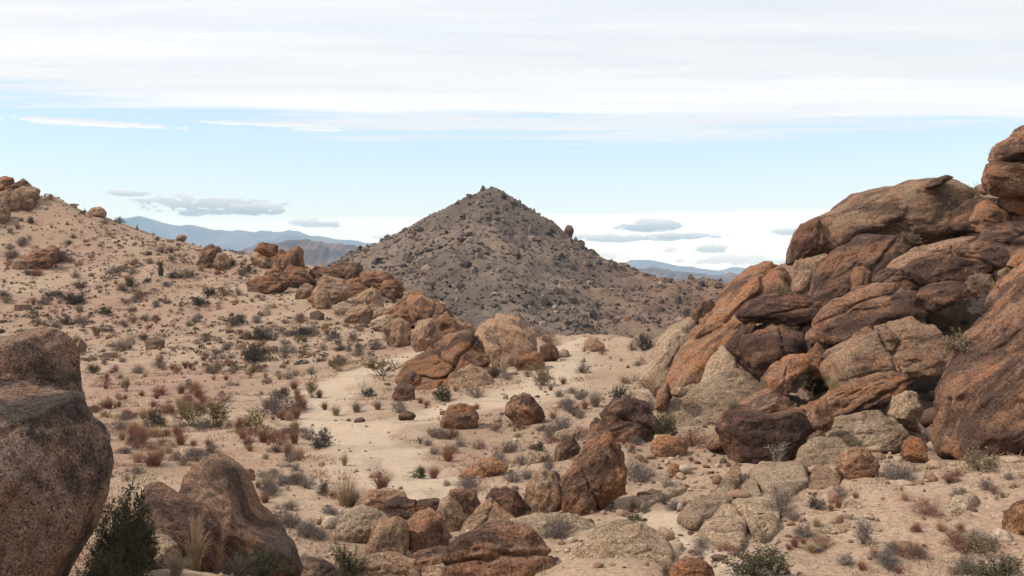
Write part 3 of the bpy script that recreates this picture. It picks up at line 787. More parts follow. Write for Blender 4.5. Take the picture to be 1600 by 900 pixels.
B('pale rounded hump below the small orange rock', [(1236,730),(1258,702),(1290,687),(1316,689),(1334,706),(1320,728),(1310,742),(1255,742)], 'pl', 24.8, 0.8, 0.7, 3)
B('orange nub at the left foot of the huge leaning slab', [(1410,712),(1416,690),(1435,686),(1449,700),(1448,720),(1425,724)], 'or', 24.6, 0.2, 1.0)
B('broad pale shelf beneath the jagged slab', [(1290,690),(1306,662),(1345,650),(1380,648),(1404,658),(1416,678),(1385,698),(1340,704),(1305,702)], 'pl', 27.2, 0.8, 0.7, 4, tagp='broad pale shelf')
B('brown boulder standing alone behind the orange ramp', [(1082,486),(1094,470),(1108,469),(1122,482),(1114,500),(1096,510),(1085,503)], 'br', 47, 0.1, 1.0)
B('orange rock cut by the right edge above the dark green bush', [(1574,830),(1578,806),(1592,790),(1620,785),(1640,810),(1630,845),(1590,842)], 'or', None, 0.1, 1.0)
# --- middle and foreground, on the sand
GROW = 1.05
B('dark angular varnished boulder with a slanting left edge', [(908,702),(925,670),(945,645),(957,628),(980,629),(1005,639),(1023,657),(1029,682),(1018,706),(990,724),(960,724),(930,714)], 'dk', 29.0, 0.3, 0.8, 7, 1.2, grow=1.12, tagp='dark angular boulder')
B('tall rounded orange boulder leaning before the dark angular one', [(879,802),(881,770),(885,745),(900,725),(915,705),(935,688),(955,683),(971,705),(975,740),(969,767),(946,783),(920,798),(900,811),(885,808)], 'or', None, 0.3, 0.85, 4, 1.0, grow=1.10, tagp='tall rounded orange boulder')
B('small dark round rock left of the dark angular boulder', [(867,717),(869,698),(880,686),(895,684),(906,697),(906,714),(892,722),(875,722)], 'br', None, 0.1, 1.0, tagp='small dark round rock')
B('pale tan stone behind the small dark round rock', ell(884,681,42,20,-15), 'pl', None, 0.4, 1.0)
B('pale flat stone left of the small dark round rock', ell(843,716,32,18,-10), 'pl', None, 0.4, 1.0)
B('smooth potato-shaped orange boulder alone on the open sand', [(689,663),(693,650),(703,634),(720,632),(740,636),(748,651),(746,668),(730,675),(708,675),(694,671)], 'or', None, 0.1, 0.9, 2, 0.8, tagp='potato-shaped orange boulder')
B('rough pitted orange boulder right of the potato-shaped one', [(789,637),(797,622),(815,614),(832,621),(844,635),(850,657),(836,670),(820,667),(805,658),(793,648)], 'or', None, 0.1, 0.9, 6, 1.6, tagp='rough pitted orange boulder')
B('low orange rock half sunk in sand among grey brush', [(716,744),(735,728),(755,719),(775,717),(794,728),(788,738),(765,742),(752,748),(732,750)], 'or', None, 0.4, 0.9, tagp='low half-sunk orange rock')
B('hooded slab with a bright green bush growing before it', [(816,796),(821,765),(832,745),(848,736),(863,741),(873,760),(877,784),(862,802),(835,806)], 'tn', None, 0.2, 0.9, tagp='hooded slab')
B('dark pitted rock above the foreground jumble', [(757,782),(768,768),(790,764),(806,769),(816,785),(818,804),(806,818),(785,812),(766,802)], 'dk', None, 0.2, 0.9, 5, 1.3, tagp='dark pitted rock')
B('pinkish ramp of rock leading up to the dark pitted rock', [(708,852),(722,825),(745,800),(765,788),(785,799),(802,814),(794,832),(760,844),(732,860)], 'tn', 20.4, 0.7, 0.9)
GROW = 1.13
B('pale flat-topped rock at the left of the jumble', [(529,844),(529,820),(540,805),(560,797),(585,799),(603,812),(597,836),(570,847),(540,856)], 'pl', None, 0.3, 0.9, 5, tagp='pale flat-topped rock')
B('lichen-grey lens-shaped rock at the back of the jumble', [(553,799),(561,782),(580,770),(605,765),(626,771),(634,783),(612,799),(580,804)], 'tn', None, 0.2, 1.0, tagp='lens-shaped rock at the back of the jumble')
B('rusty brown rock right of the lens-shaped rock', [(601,810),(604,790),(618,781),(640,784),(680,784),(690,796),(672,810),(645,821),(615,818)], 'br', None, 0.3, 1.0, 6, 1.2)
B('upright tan block in the front of the jumble', [(576,862),(581,830),(595,815),(620,811),(633,821),(636,848),(630,878),(605,877),(580,868)], 'tn', None, 0.1, 0.9, 5, 0.8, tagp='upright tan block')
B('rounded brown split boulder with a pale right flank', [(632,850),(636,822),(650,806),(672,801),(689,811),(697,836),(695,866),(670,872),(643,870)], 'br', None, 0.1, 0.9, 3, 0.8, tagp='split boulder with pale flank')
B('egg-shaped tan boulder leaning on the split boulder', [(683,806),(689,786),(702,779),(716,791),(728,814),(720,832),(698,836),(686,824)], 'tn', None, 0.1, 1.0, 2, 0.8)
B('dark speckled rock behind the egg-shaped boulder', [(700,784),(707,768),(725,764),(743,771),(749,797),(741,816),(725,816),(710,800)], 'br', None, 0.1, 1.0)
B('big patchy brown boulder at the bottom centre', [(696,895),(708,860),(730,842),(760,832),(790,827),(820,831),(842,850),(857,870),(866,900),(845,925),(780,935),(708,925)], 'br', None, 0.35, 0.85, 4, 1.0, tagp='big patchy boulder at bottom centre')
B('low brown rock cut by the bottom edge before the patchy boulder', [(737,908),(752,887),(780,876),(805,881),(822,896),(820,925),(750,925)], 'br', None, 0.3, 1.0, 3)
B('flat brown rock left of the patchy boulder', [(638,892),(650,868),(672,859),(700,859),(709,872),(700,896),(665,904)], 'br', None, 0.3, 1.0)
B('broad tan rock at the bottom edge below the upright block', [(541,908),(558,880),(590,871),(620,872),(642,880),(654,902),(630,925),(560,925)], 'tn', None, 0.3, 0.9, 4)
B('pale-topped rock sunk at the bottom edge under the flat brown rock', [(652,912),(668,891),(700,885),(726,889),(742,908),(700,930),(665,928)], 'tn', None, 0.3, 0.9)
B('purplish rock at the bottom edge left of the jumble', [(440,905),(447,883),(470,873),(495,876),(520,889),(534,910),(490,928),(450,925)], 'nr', 16.0, 0.3, 0.9, tagp='purplish rock at the bottom edge')
GROW = 1.06
B('orange-stained rock on the pale wash at the bottom edge', [(1048,900),(1054,882),(1072,874),(1095,876),(1111,888),(1118,910),(1085,922),(1056,918)], 'or', None, 0.2, 0.9, tagp='orange-stained rock on the wash')
B('big pale sandy dome at the bottom right of the patchy boulder', [(878,912),(892,882),(910,858),(935,838),(970,828),(1005,827),(1032,845),(1048,864),(1045,892),(1015,920),(940,930)], 'pl', 17.2, 0.8, 0.8, 3, 0.8, tagp='big pale sandy dome')
B('pale flat hump above the patchy boulder', [(758,842),(798,818),(850,811),(900,811),(928,826),(895,858),(860,872),(820,858)], 'pl', 19.2, 0.9, 0.7, 3, 0.8, tagp='pale flat hump')
B('small round brown stone on the pale sand by grey brush', ell(1054,735,24,22), 'br', None, 0.1, 1.0)
B('small oval orange stone on the sand by the mid outcrop', ell(636,651,27,15), 'or', None, 0.1, 1.0, tagp='small oval orange stone')
B('small brown stone behind the ridge-backed foreground boulder', ell(384,743,28,22), 'or', None, 0.1, 1.0)
B('white quartz stone on gravel right of the ridge-backed boulder', ell(440,746,11,9), 'pl', None, 0.1, 1.0)
B('lone tan boulder on the bare crest of the saddle', ell(928,541,33,23,10), 'tn', None, 0.2, 1.0, tagp='lone boulder on the saddle crest')
B('cracked orange rock on the right of the mid outcrop', [(804,570),(811,550),(825,545),(846,552),(850,570),(836,582),(815,580)], 'or', None, 0.2, 1.0, tagp='cracked orange rock by the outcrop')
B('round dark orange rock touching the cracked orange rock', [(843,562),(845,542),(858,535),(871,545),(873,560),(860,569)], 'or', None, 0.1, 1.0)
B('pale rock right of the round dark orange rock', ell(880,554,20,16), 'pl', None, 0.2, 1.0)
B('broad orange sloping slab of the mid outcrop', [(626,592),(640,568),(665,550),(690,535),(708,526),(735,521),(747,535),(757,560),(767,580),(772,600),(745,612),(700,622),(675,620),(660,624),(640,612)], 'or', 47, 0.9, 0.8, 5, 1.0, tagp='broad orange slab of the mid outcrop', crack=2)
B('greyish lower lobe of the mid outcrop', [(694,612),(706,584),(735,572),(762,580),(775,600),(752,616),(715,622)], 'tn', 45.6, 0.6, 0.8, 3)
B('tan dome on the right half of the mid outcrop', [(741,524),(754,505),(780,494),(800,496),(817,505),(838,522),(836,545),(815,566),(797,586),(775,575),(758,540)], 'tn', 51, 0.9, 0.8, 5, tagp='tan dome of the mid outcrop')
B('dark rounded rock at the left foot of the mid outcrop', [(612,622),(617,604),(632,599),(646,606),(648,624),(627,630)], 'br', None, 0.2, 1.0)
B('orange rock above the dark rounded rock of the mid outcrop', [(620,606),(630,587),(645,582),(657,590),(652,612),(635,616)], 'or', 46, 0.2, 1.0)
# --- near left
B('giant grey-brown speckled boulder filling the lower left corner', [(-260,900),(-250,640),(-120,585),(-20,576),(40,589),(90,610),(125,640),(155,680),(172,725),(173,780),(161,830),(141,870),(120,905),(80,1000),(-60,1040),(-220,1020)], 'nr', 8.4, 0.25, 0.8, 4, 0.5, grow=0.90, tagp='giant boulder in the lower left')
B('flat-topped speckled boulder behind the giant boulder', [(-200,620),(-180,540),(-100,516),(-30,512),(30,511),(62,519),(92,541),(106,575),(118,612),(121,640),(100,700),(0,720),(-160,720)], 'nr', 10.2, 0.2, 0.7, 2, 0.5, grow=1.06, planes=[((.05, -.25, 1), .66), ((.9, -.42, .12), .70), ((.1, -1, .1), .7)], tagp='flat-topped boulder behind the giant one')
B('rusty brown tilted boulder right of the giant boulder', [(195,778),(204,751),(225,749),(250,761),(282,779),(312,799),(332,825),(342,862),(345,905),(338,950),(290,960),(240,905),(214,840),(199,803)], 'nb', 12.4, 0.35, 0.7, 5, 0.9, grow=1.0, planes=[((-.15, -.45, .88), .50), ((.3, -.9, -.15), .62), ((-.8, -.5, .1), .6)], tagp='rusty tilted boulder near the left')
B('ridge-backed brown boulder with a grey right flank', [(250,758),(275,728),(300,714),(330,711),(356,724),(382,754),(402,789),(432,819),(467,858),(480,890),(445,915),(400,930),(350,930),(310,880),(275,810)], 'nb', 14.4, 0.3, 0.6, 4, 0.7, grow=0.96, planes=[((.70, -.25, .62), .54), ((-.45, -.75, .45), .60)], tagp='ridge-backed boulder near the left')
B('small pale rock in dry grass before the rusty tilted boulder', ell(247,864,60,50), 'pl', 11.8, 0.3, 1.0, 4, tagp='small pale rock in dry grass')
# --- left ridge and hillside
HILLROCK = [
 ('round orange rock at the very top left skyline', 4,288,26,22,'or'), ('blocky brown rock on the top left skyline', 30,293,30,22,'or'), ('tan rock at the right of the top left crag', 44,303,28,24,'tn'),
 ('upright tan rock in the top left crag', 12,312,30,32,'tn'), ('lower brown rock of the top left crag', 40,316,26,20,'br'), ('leftmost low rock of the top left crag', 0,334,22,30,'tn'),
 ('wide orange rock of the small crag on the left slope', 60,405,42,28,'or'), ('low flat tan rock at the left of the slope crag', 40,412,38,16,'tn'), ('upright brown rock at the right of the slope crag', 80,398,20,28,'br'),
 ('flat tan rock on the left skyline above the slope', 152,331,24,15,'tn'), ('small round rock poking above the left skyline', 284,371,14,9,'tn'),
 ('pointed brown rock of the crag halfway along the ridge', 328,399,30,28,'br'), ('tan rock right of the pointed ridge rock', 345,407,22,24,'tn'),
 ('orange cap rock on the left ridge crest', 417,389,28,16,'or'), ('tan rock beneath the orange cap rock', 411,402,30,26,'tn'), ('brown low boulder left of the tall ridge rock', 419,443,50,26,'or'),
 ('tan slab leaning against the tall ridge rock', 444,410,34,40,'or'), ('brown boulder at the foot of the tall ridge rock', 462,432,40,30,'or'), ('small brown boulder right of the tall ridge rock', 505,432,38,26,'br'),
 ('dark orange left half of the split ridge boulder', 532,422,34,24,'br'), ('dark orange right half of the split ridge boulder', 553,424,26,24,'br'), ('broad orange hump right of the split ridge boulder', 587,437,46,26,'or'),
 ('tan slanting boulder below the split ridge boulder', 520,452,46,36,'tn'), ('rounded tan boulder in the middle of the ridge rocks', 577,470,34,36,'tn'), ('orange lump at the right of the ridge hump', 612,452,36,26,'or'),
 ('small tan boulder low among the ridge rocks', 504,467,24,26,'tn'), ('wide orange boulder below the ridge lump', 628,488,48,38,'or'), ('flat orange boulder left of the wide orange boulder', 552,449,34,24,'or'),
 ('pale boulder below the rounded tan boulder', 560,490,34,24,'tn'), ('small grey-tan boulder at the foot of the ridge rocks', 600,506,30,22,'pl'), ('rust-streaked boulder low on the ridge end', 622,518,36,40,'tn'),
 ('tan block near the right end of the ridge rocks', 668,522,42,40,'tn'), ('orange boulder at the foot of the ridge end', 690,512,46,40,'or'), ('small round brown rock at the ridge end', 726,516,22,18,'or'),
 ('low orange rock beside the sandy gap of the ridge end', 738,521,24,14,'or'), ('small tan rock left of the slanting ridge boulder', 478,455,26,20,'tn'), ('pale stone among dark bushes under the ridge', 535,482,24,18,'pl'),
 ('small pale rock in the ridge gully', 590,487,22,16,'pl'), ('brown rock above the wide orange boulder', 650,465,30,22,'or'), ('pale stone at the foot of the ridge boulders', 640,528,22,16,'pl'),
]
for lb, cx, cy, ww, hh, mt in HILLROCK:
    B(lb, ell(cx, cy + hh * 0.10, ww * 1.22, hh * 1.28, random.uniform(-12, 12), 9, 0.16), mt, None, 0.3, 1.0, 6, 1.7, group='rocks along the left ridge',
      tagp=lb if ww >= 20 else None)
B('tall split rock standing highest on the left ridge', [(436,440),(442,405),(450,391),(462,385),(471,389),(473,410),(470,430),(476,448),(455,452),(440,450)], 'or', None, 0.1, 1.0, 6, 1.4, group='rocks along the left ridge', tagp='tall split rock on the left ridge', crack=1)
B('long smooth orange whaleback at the right end of the left ridge', [(636,470),(655,457),(676,466),(700,488),(722,510),(730,530),(704,540),(674,526),(650,504)], 'or', None, 0.6, 1.0, 4, 1.2, group='rocks along the left ridge', tagp='smooth orange whaleback on the ridge end', crack=1)
rr_ = random.Random(4)
for k in range(34):
    cx = rr_.uniform(400, 735); base = np.interp(cx, [400, 480, 560, 640, 735], [415, 440, 462, 500, 532])
    cy = base + rr_.uniform(-14, 26); ww = rr_.uniform(12, 24)
    B('weathered rock wedged among the larger ridge boulders', ell(cx, cy, ww, ww * rr_.uniform(.6, .9), rr_.uniform(-20, 20), 9, 0.18), rr_.choice(['or', 'tn', 'br', 'tn']), None, 0.3, 1.0, 6, 1.7, group='small rocks wedged along the left ridge')
# --- bedrock in the right foreground
for lb, pl_ in [
 ('pale wedge of bedrock left of the cracked slabs', [(1055,818),(1085,785),(1120,765),(1147,758),(1152,775),(1132,800),(1097,832),(1075,834)]),
 ('pale pointed bedrock slab in front of the cracked slabs', [(1090,838),(1110,815),(1130,797),(1147,804),(1167,830),(1164,862),(1120,858)]),
 ('broad tan bedrock slab with a square right edge', [(1140,786),(1170,780),(1210,785),(1219,800),(1217,832),(1190,856),(1165,826),(1150,802)]),
 ('small three-cornered slab between the bedrock cracks', [(1153,780),(1165,757),(1181,755),(1192,779)]),
 ('pale ledge of bedrock behind the purple-grey shrub', [(1170,747),(1200,741),(1255,738),(1266,760),(1240,777),(1210,780),(1185,766)]),
 ('brown-faced slab at the right end of the pale ledge', [(1262,764),(1270,742),(1300,737),(1316,748),(1311,760),(1282,765)]),
 ('brown tongue of bedrock above the wedge', [(1118,768),(1135,750),(1155,741),(1160,755),(1142,767)]),
 ('tan bedrock dome left of the tall purple-grey shrub', [(1276,834),(1300,805),(1325,787),(1347,789),(1342,815),(1322,834),(1295,837)]),
 ('flat grey bedrock patch in the sand on the right', [(1468,812),(1490,788),(1520,776),(1530,785),(1500,808),(1478,818)]),
 ('pale smooth bedrock beside the tall orange boulder', [(985,790),(1020,765),(1060,755),(1075,765),(1040,785),(1005,802)]),
]:
    slab(lb, pl_, 'tn' if 'brown' in lb else 'pl', tagp=lb)
# --- pyramid hill: the few blocks that stand out, then the strewn rubble
def hill_ray(px, py):
    d = np.linspace(225, 470, 2400)
    x = (px - 800) / F * d; z = (450 - py) / F * d
    k = np.nonzero(z <= hill_h(x, d))[0]
    return None if len(k) == 0 else float(d[k[0]])
B('balanced egg-shaped rock on the right flank of the pyramid hill', ell(889,362,14,21), 'br', PD - 3, 0, 1.0, 4, 1.0, tagp='balanced rock on the pyramid hill')
B('brown knob just below the balanced rock', ell(907,382,14,13), 'br', PD - 2, 0, 1.0)
B('twin-lobed knob low on the right flank of the pyramid hill', ell(923,396,18,14), 'br', PD - 2, 0, 1.0)
B('dark rock pile crowning the low rise right of the pyramid hill', ell(1122,446,13,10), 'dk', 300, 0, 1.0)
for k in range(60):
    px = random.uniform(610, 1050); py = random.uniform(335, 510)
    dd = hill_ray(px, py)
    if dd is None: continue
    s_ = random.uniform(5, 9)
    B('dark weathered block among the rubble of the pyramid hill', ell(px, py - s_ * 0.15, s_ * random.uniform(0.9, 1.4), s_, 0, 8, 0.2), random.choice(['br', 'nr', 'nr', 'dk']), dd + 0.4, 0.2, 1.0, 5, 1.6, group='blocks among the rubble of the pyramid hill')
def rubble(name, pts, sizes, mat, label, cat, seed, sub=1):
    rg = np.random.default_rng(seed)
    U, fc = ico(sub)
    n = len(pts)
    if sub == 1:
        v = U[None] * (1 + rg.uniform(-0.45, 0.40, size=(n, len(U), 1)))
    else:                                        # broken, flat-sided stones
        m = np.ones((n, len(U)))
        for k in range(8):
            nv = rg.normal(size=(n, 3)); nv /= np.linalg.norm(nv, axis=1)[:, None]
            dt = nv @ U.T
            m = np.minimum(m, np.where(dt > 0.05, rg.uniform(0.5, 0.85, (n, 1)) / np.maximum(dt, 0.05), 9))
        v = U[None] * m[..., None]
        sh = rg.uniform(0, 50, (n, 1, 3))
        v = v * (1 + 0.16 * fbm((U[None] * 1.6 + sh).reshape(-1, 3), 2).reshape(n, -1, 1))
    v = v * rg.uniform(0.6, 1.35, size=(n, 1, 3)) * sizes[:, None, None]
    if sub > 1:
        v[..., 2] *= 0.75
    a = rg.uniform(0, 6.28, n); ca, sa = np.cos(a)[:, None], np.sin(a)[:, None]
    v = np.stack([v[..., 0] * ca - v[..., 1] * sa, v[..., 0] * sa + v[..., 1] * ca, v[..., 2]], -1) + pts[:, None]
    f = (fc[None] + (np.arange(n) * len(U))[:, None, None]).reshape(-1, 3)
    me = mesh_np(name, v.reshape(-1, 3), f, sub > 1)
    tn = np.repeat(rg.uniform(0, 1, n), len(U)).astype(np.float32)
    at = me.attributes.new('tone', 'FLOAT', 'POINT'); at.data.foreach_set('value', tn)
    o = link(name, me, mat)
    tag(o, label, cat, kind='stuff')
def tone_mat(name, cols):
    m, t, b = new_mat(name)
    at = t.new('ShaderNodeAttribute', attribute_name='tone').outputs['Fac']
    r_ = t.new('ShaderNodeValToRGB')
    r_.color_ramp.elements[0].color = cols[0] + (1,); r_.color_ramp.elements[1].color = cols[-1] + (1,)
    for k, c_ in enumerate(cols[1:-1]):
        e_ = r_.color_ramp.elements.new((k + 1) / (len(cols) - 1)); e_.color = c_ + (1,)
    t.put(r_.inputs[0], at)
    p = t.new('ShaderNodeTexCoord').outputs['Object']
    n_ = t.noise(p, 14.0, 5, 0.75)
    g_ = t.m('MAXIMUM', t.m('ADD', 1.0, t.m('MULTIPLY', t.m('SUBTRACT', n_, 0.5), 2.6)), 0.25)
    t.put(b.inputs['Base Color'], t.mix(1.0, r_.outputs[0], t.xyz(g_, g_, g_), 'MULTIPLY'))
    return m
def scatter_hill():
    rg = np.random.default_rng(5)
    n = 46000
    x = rg.uniform(-120, 170, n); y = rg.uniform(235, 425, n)
    keep = fbm(p2(x / 14, y / 14, 3.1), 3) + 0.5 * fbm(p2(x / 4, y / 4, 9.1), 2) > rg.uniform(-0.75, 0.45, n)
    x, y = x[keep], y[keep]
    sz = 0.22 + 0.20 * rg.pareto(2.3, len(x)); sz = np.minimum(sz, 1.5)
    z = hill_h(x, y) + sz * 0.15
    rubble('scree', np.stack([x, y, z], -1), sz, tone_mat('scree_rock', [(0.038, 0.028, 0.025), (0.076, 0.055, 0.045), (0.13, 0.094, 0.072), (0.235, 0.175, 0.128)]), 'dark rubble strewn all over the pyramid hill', 'scree', 6)
scatter_hill()
def scatter_gravel():
    rg = np.random.default_rng(15)
    n = 4600
    th = rg.uniform(-0.52, 0.52, n); r = np.exp(rg.uniform(math.log(12), math.log(75), n))
    x, y = r * np.sin(th), r * np.cos(th)
    keep = fbm(p2(x / 3, y / 3, 3.3), 3) > rg.uniform(-0.6, 0.6, n)
    x, y = x[keep], y[keep]
    sz = np.minimum(0.018 + 0.016 * rg.pareto(2.2, len(x)), 0.13) * (1 + np.hypot(x, y) / 60)
    z = ground_h(x, y) + sz * 0.2
    rubble('gravel', np.stack([x, y, z], -1), sz, tone_mat('gravel_stone', [(0.09, 0.055, 0.04), (0.19, 0.125, 0.085), (0.28, 0.205, 0.145), (0.42, 0.34, 0.27)]), 'loose gravel and pebbles scattered over the sand', 'gravel', 16, 2)
    n = 4200
    x = rg.uniform(-78, 0, n); y = rg.uniform(66, 140, n)
    sz = np.minimum(0.09 + 0.07 * rg.pareto(2.4, n), 0.6)
    rubble('hillside_stones', np.stack([x, y, ground_h(x, y) + sz * 0.2], -1), sz, tone_mat('hillside_stone', [(0.08, 0.052, 0.038), (0.18, 0.11, 0.072), (0.29, 0.21, 0.145)]), 'loose stones scattered over the left hillside', 'stones', 17)
scatter_gravel()

def scatter_blocks():
    """broken rock too plentiful to count at the feet of the pile and the jumble"""
    rg = np.random.default_rng(31)
    pts = []
    for (px, py, sx, sy, n) in [(900, 740, 90, 50, 120), (720, 840, 140, 40, 130), (1150, 720, 120, 30, 120), (1350, 700, 110, 30, 110), (1120, 640, 70, 30, 60), (740, 610, 90, 25, 70), (1180, 800, 120, 50, 120), (300, 860, 120, 40, 40)]:
        for k in range(n):
            q = ray_ground(px + rg.normal() * sx, py + rg.normal() * sy)
            if q and 11 < q[1] < 60: pts.append(q)
    pts = np.array(pts)
    sz = np.minimum(0.05 + 0.05 * rg.pareto(2.2, len(pts)), 0.24)
    pts[:, 2] += sz * 0.15
    rubble('broken_rock', pts, sz, tone_mat('broken_rock', [(0.07, 0.043, 0.032), (0.17, 0.095, 0.058), (0.25, 0.165, 0.11), (0.36, 0.28, 0.205)]), 'broken rock lying about the feet of the boulders', 'broken rock', 32, 2)
    n = 900
    x = rg.uniform(6, 22, n); y = rg.uniform(25, 50, n)
    k = pile_zone(x, y) > 0.5
    x, y = x[k], y[k]
    sz = np.minimum(0.10 + 0.12 * rg.pareto(2.0, len(x)), 0.7)
    rubble('pile_rubble', np.stack([x, y, ground_h(x, y) + sz * 0.2], -1), sz, tone_mat('pile_rubble', [(0.06, 0.038, 0.03), (0.15, 0.085, 0.053), (0.21, 0.135, 0.09), (0.28, 0.205, 0.145)]), 'rubble filling the gaps of the right-hand boulder pile', 'rubble', 33, 2)
scatter_blocks()

# ------------------------------------------------------------------ plants
M_TW = {'dk': plant_mat('dark_twig', (0.058, 0.047, 0.041)), 'gy': plant_mat('grey_twig', (0.144, 0.113, 0.098)), 'cr': plant_mat('brown_stem', (0.101, 0.078, 0.058)),
        'gr': plant_mat('green_stem', (0.070, 0.058, 0.039)), 'dd': plant_mat('bleached_wood', (0.21, 0.165, 0.125)), 'ol': plant_mat('olive_stem', (0.125, 0.098, 0.066)),
        'rb': plant_mat('russet_twig', (0.172, 0.090, 0.062))}
M_LF = {'dk': plant_mat('dark_leaf', (0.058, 0.051, 0.039)), 'gy': plant_mat('grey_leaf', (0.160, 0.129, 0.109)), 'cr': plant_mat('olive_leaf', (0.195, 0.144, 0.051)),
        'gr': plant_mat('green_leaf', (0.056, 0.052, 0.026)), 'dd': plant_mat('dry_leaf', (0.257, 0.195, 0.133)), 'ol': plant_mat('straw_olive_leaf', (0.211, 0.160, 0.090)),
        'rb': plant_mat('russet_leaf', (0.211, 0.105, 0.074)), 'gn': plant_mat('fresh_green_leaf', (0.058, 0.090, 0.023))}
M_TW['gn'] = M_TW['gr']
M_GR = {'st': plant_mat('straw_grass', (0.367, 0.261, 0.156)), 'rd': plant_mat('russet_grass', (0.265, 0.136, 0.090)), 'sg': plant_mat('grey_straw_grass', (0.265, 0.203, 0.144))}
def ribbons(P, Wd, rg):
    """P (n,k,3) centre lines, Wd (n,k) widths -> verts, quads"""
    n, k, _ = P.shape
    T = np.gradient(P, axis=1)
    S_ = np.cross(T, rg.normal(size=(n, 1, 3)))
    S_ /= np.linalg.norm(S_, axis=2, keepdims=True) + 1e-9
    A = P - S_ * Wd[..., None] / 2; Bv = P + S_ * Wd[..., None] / 2
    v = np.stack([A, Bv], 2).reshape(-1, 3)
    i, j = np.meshgrid(np.arange(n), np.arange(k - 1), indexing='ij')
    b = (i * k + j) * 2
    return v, np.stack([b, b + 1, b + 3, b + 2], -1).reshape(-1, 4)
def leaves(cent, size, rg):
    n = len(cent)
    a = rg.normal(size=(n, 3)); a /= np.linalg.norm(a, axis=1)[:, None]
    b = np.cross(a, rg.normal(size=(n, 3))); b /= np.linalg.norm(b, axis=1)[:, None]
    s_ = size * rg.uniform(0.6, 1.4, (n, 1))
    v = np.stack([cent - a * s_, cent + b * s_ * 0.42, cent + a * s_, cent - b * s_ * 0.42], 1).reshape(-1, 3)
    return v, np.arange(n * 4).reshape(-1, 4)
def shrub_geo(kind, seed, lod):
    rg = np.random.default_rng(seed)
    pr = {'dk': (0.62, 55, 6, 1900, .026, .35), 'gy': (0.62, 80, 8, 900, .020, .25), 'cr': (0.80, 20, 9, 1500, .024, .55), 'gr': (0.75, 60, 8, 5200, .018, .3),
          'gn': (0.9, 40, 7, 2600, .030, .3), 'dd': (0.85, 12, 6, 0, .02, .3), 'ol': (0.62, 60, 7, 2000, .024, .3), 'rb': (0.6, 60, 8, 900, .020, .25)}[kind]
    H, ns, sec, nl, ls, lmin = pr
    wid = 1.0
    if lod:
        ns, sec, nl, ls, wid = max(10, ns // 4), 3, nl // 8, ls * 2.6, 2.4
    az_ = rg.uniform(0, 2 * math.pi, ns)
    el_ = np.arcsin(rg.uniform(0.10 if kind not in ('cr', 'dd') else 0.45, 1.0, ns))
    ln = rg.uniform(0.72, 1.06, ns)
    lob = 1 + 0.22 * np.sin(az_ * 2 + rg.uniform(0, 6)) + 0.15 * np.sin(az_ * 3 + rg.uniform(0, 6))
    tip = np.stack([0.5 * np.cos(az_) * np.cos(el_) * lob, 0.5 * np.sin(az_) * np.cos(el_) * lob, H * np.sin(el_)], -1) * ln[:, None]
    b0 = np.stack([rg.normal(0, .045, ns), rg.normal(0, .045, ns), np.full(ns, -0.03)], -1)
    t = np.linspace(0, 1, 5)[None, :, None]
    sag = rg.normal(0, 0.06, (ns, 1, 3)) + np.array([0, 0, 0.07])
    P = b0[:, None] * (1 - t) + tip[:, None] * t + sag * (t * (1 - t) * 2)
    P = P + rg.normal(0, 0.012, P.shape) * (t > 0)
    w0 = {'dd': .022, 'cr': .016}.get(kind, .010) * wid
    vs, fs = [], []
    v, f = ribbons(P, np.linspace(w0, w0 * 0.4, 5)[None].repeat(ns, 0), rg); vs.append(v); fs.append(f)
    m = ns * sec
    tt = rg.uniform(0.35, 1.0, (ns, sec))
    idx = np.minimum((tt * 4).astype(int), 3); fr = tt * 4 - idx
    o0 = (np.take_along_axis(P, idx[..., None], 1) * (1 - fr[..., None]) + np.take_along_axis(P, idx[..., None] + 1, 1) * fr[..., None]).reshape(m, 3)
    dr = np.repeat(tip - b0, sec, 0); dr /= np.linalg.norm(dr, axis=1)[:, None]
    dr = dr * 0.7 + rg.normal(0, 0.6, (m, 3)); dr[:, 2] = dr[:, 2] * 0.8 + 0.25
    dr /= np.linalg.norm(dr, axis=1)[:, None]
    l2 = rg.uniform(0.08, 0.24, (m, 1))
    e2 = o0 + dr * l2; mid = (o0 + e2) / 2 + rg.normal(0, .015, (m, 3))
    e2[:, 2] = np.maximum(e2[:, 2], 0.01)
    v, f = ribbons(np.stack([o0, mid, e2], 1), np.array([w0 * 0.55, w0 * 0.45, w0 * 0.25])[None].repeat(m, 0), rg)
    fs.append(f + len(vs[0])); vs.append(v)
    tw = (np.concatenate(vs), np.concatenate(fs))
    if nl == 0:
        return tw, None
    pick = rg.integers(0, m, nl)
    k_ = rg.uniform(0.2, 1.05, (nl, 1))
    cen = o0[pick] * (1 - k_) + e2[pick] * k_ + rg.normal(0, 0.018, (nl, 3))
    cen[:, 2] = np.maximum(cen[:, 2], 0.0)
    return tw, leaves(cen, ls, rg)
def grass_geo(seed, lod, upright=0.5):
    rg = np.random.default_rng(seed)
    n = 60 if lod else 300
    az_ = rg.uniform(0, 2 * math.pi, n)
    out = rg.uniform(0.05, 0.5, n); hh = rg.uniform(0.35, 0.75, n) * (1.15 - out * 0.9)
    t = np.linspace(0, 1, 4)
    rr = rg.uniform(0, 0.12, n)
    R_ = rr[:, None] + (out[:, None] - 0.02) * (t[None] ** 1.5)
    Z = hh[:, None] * (1 - (1 - t[None]) ** 1.7) - 0.03
    P = np.stack([R_ * np.cos(az_)[:, None], R_ * np.sin(az_)[:, None], Z], -1) + rg.normal(0, .012, (n, 4, 3))
    wv = np.array([1, .8, .55, .15]) * (0.028 if lod else 0.011)
    return ribbons(P, wv[None].repeat(n, 0), rg)
PROTO = {}
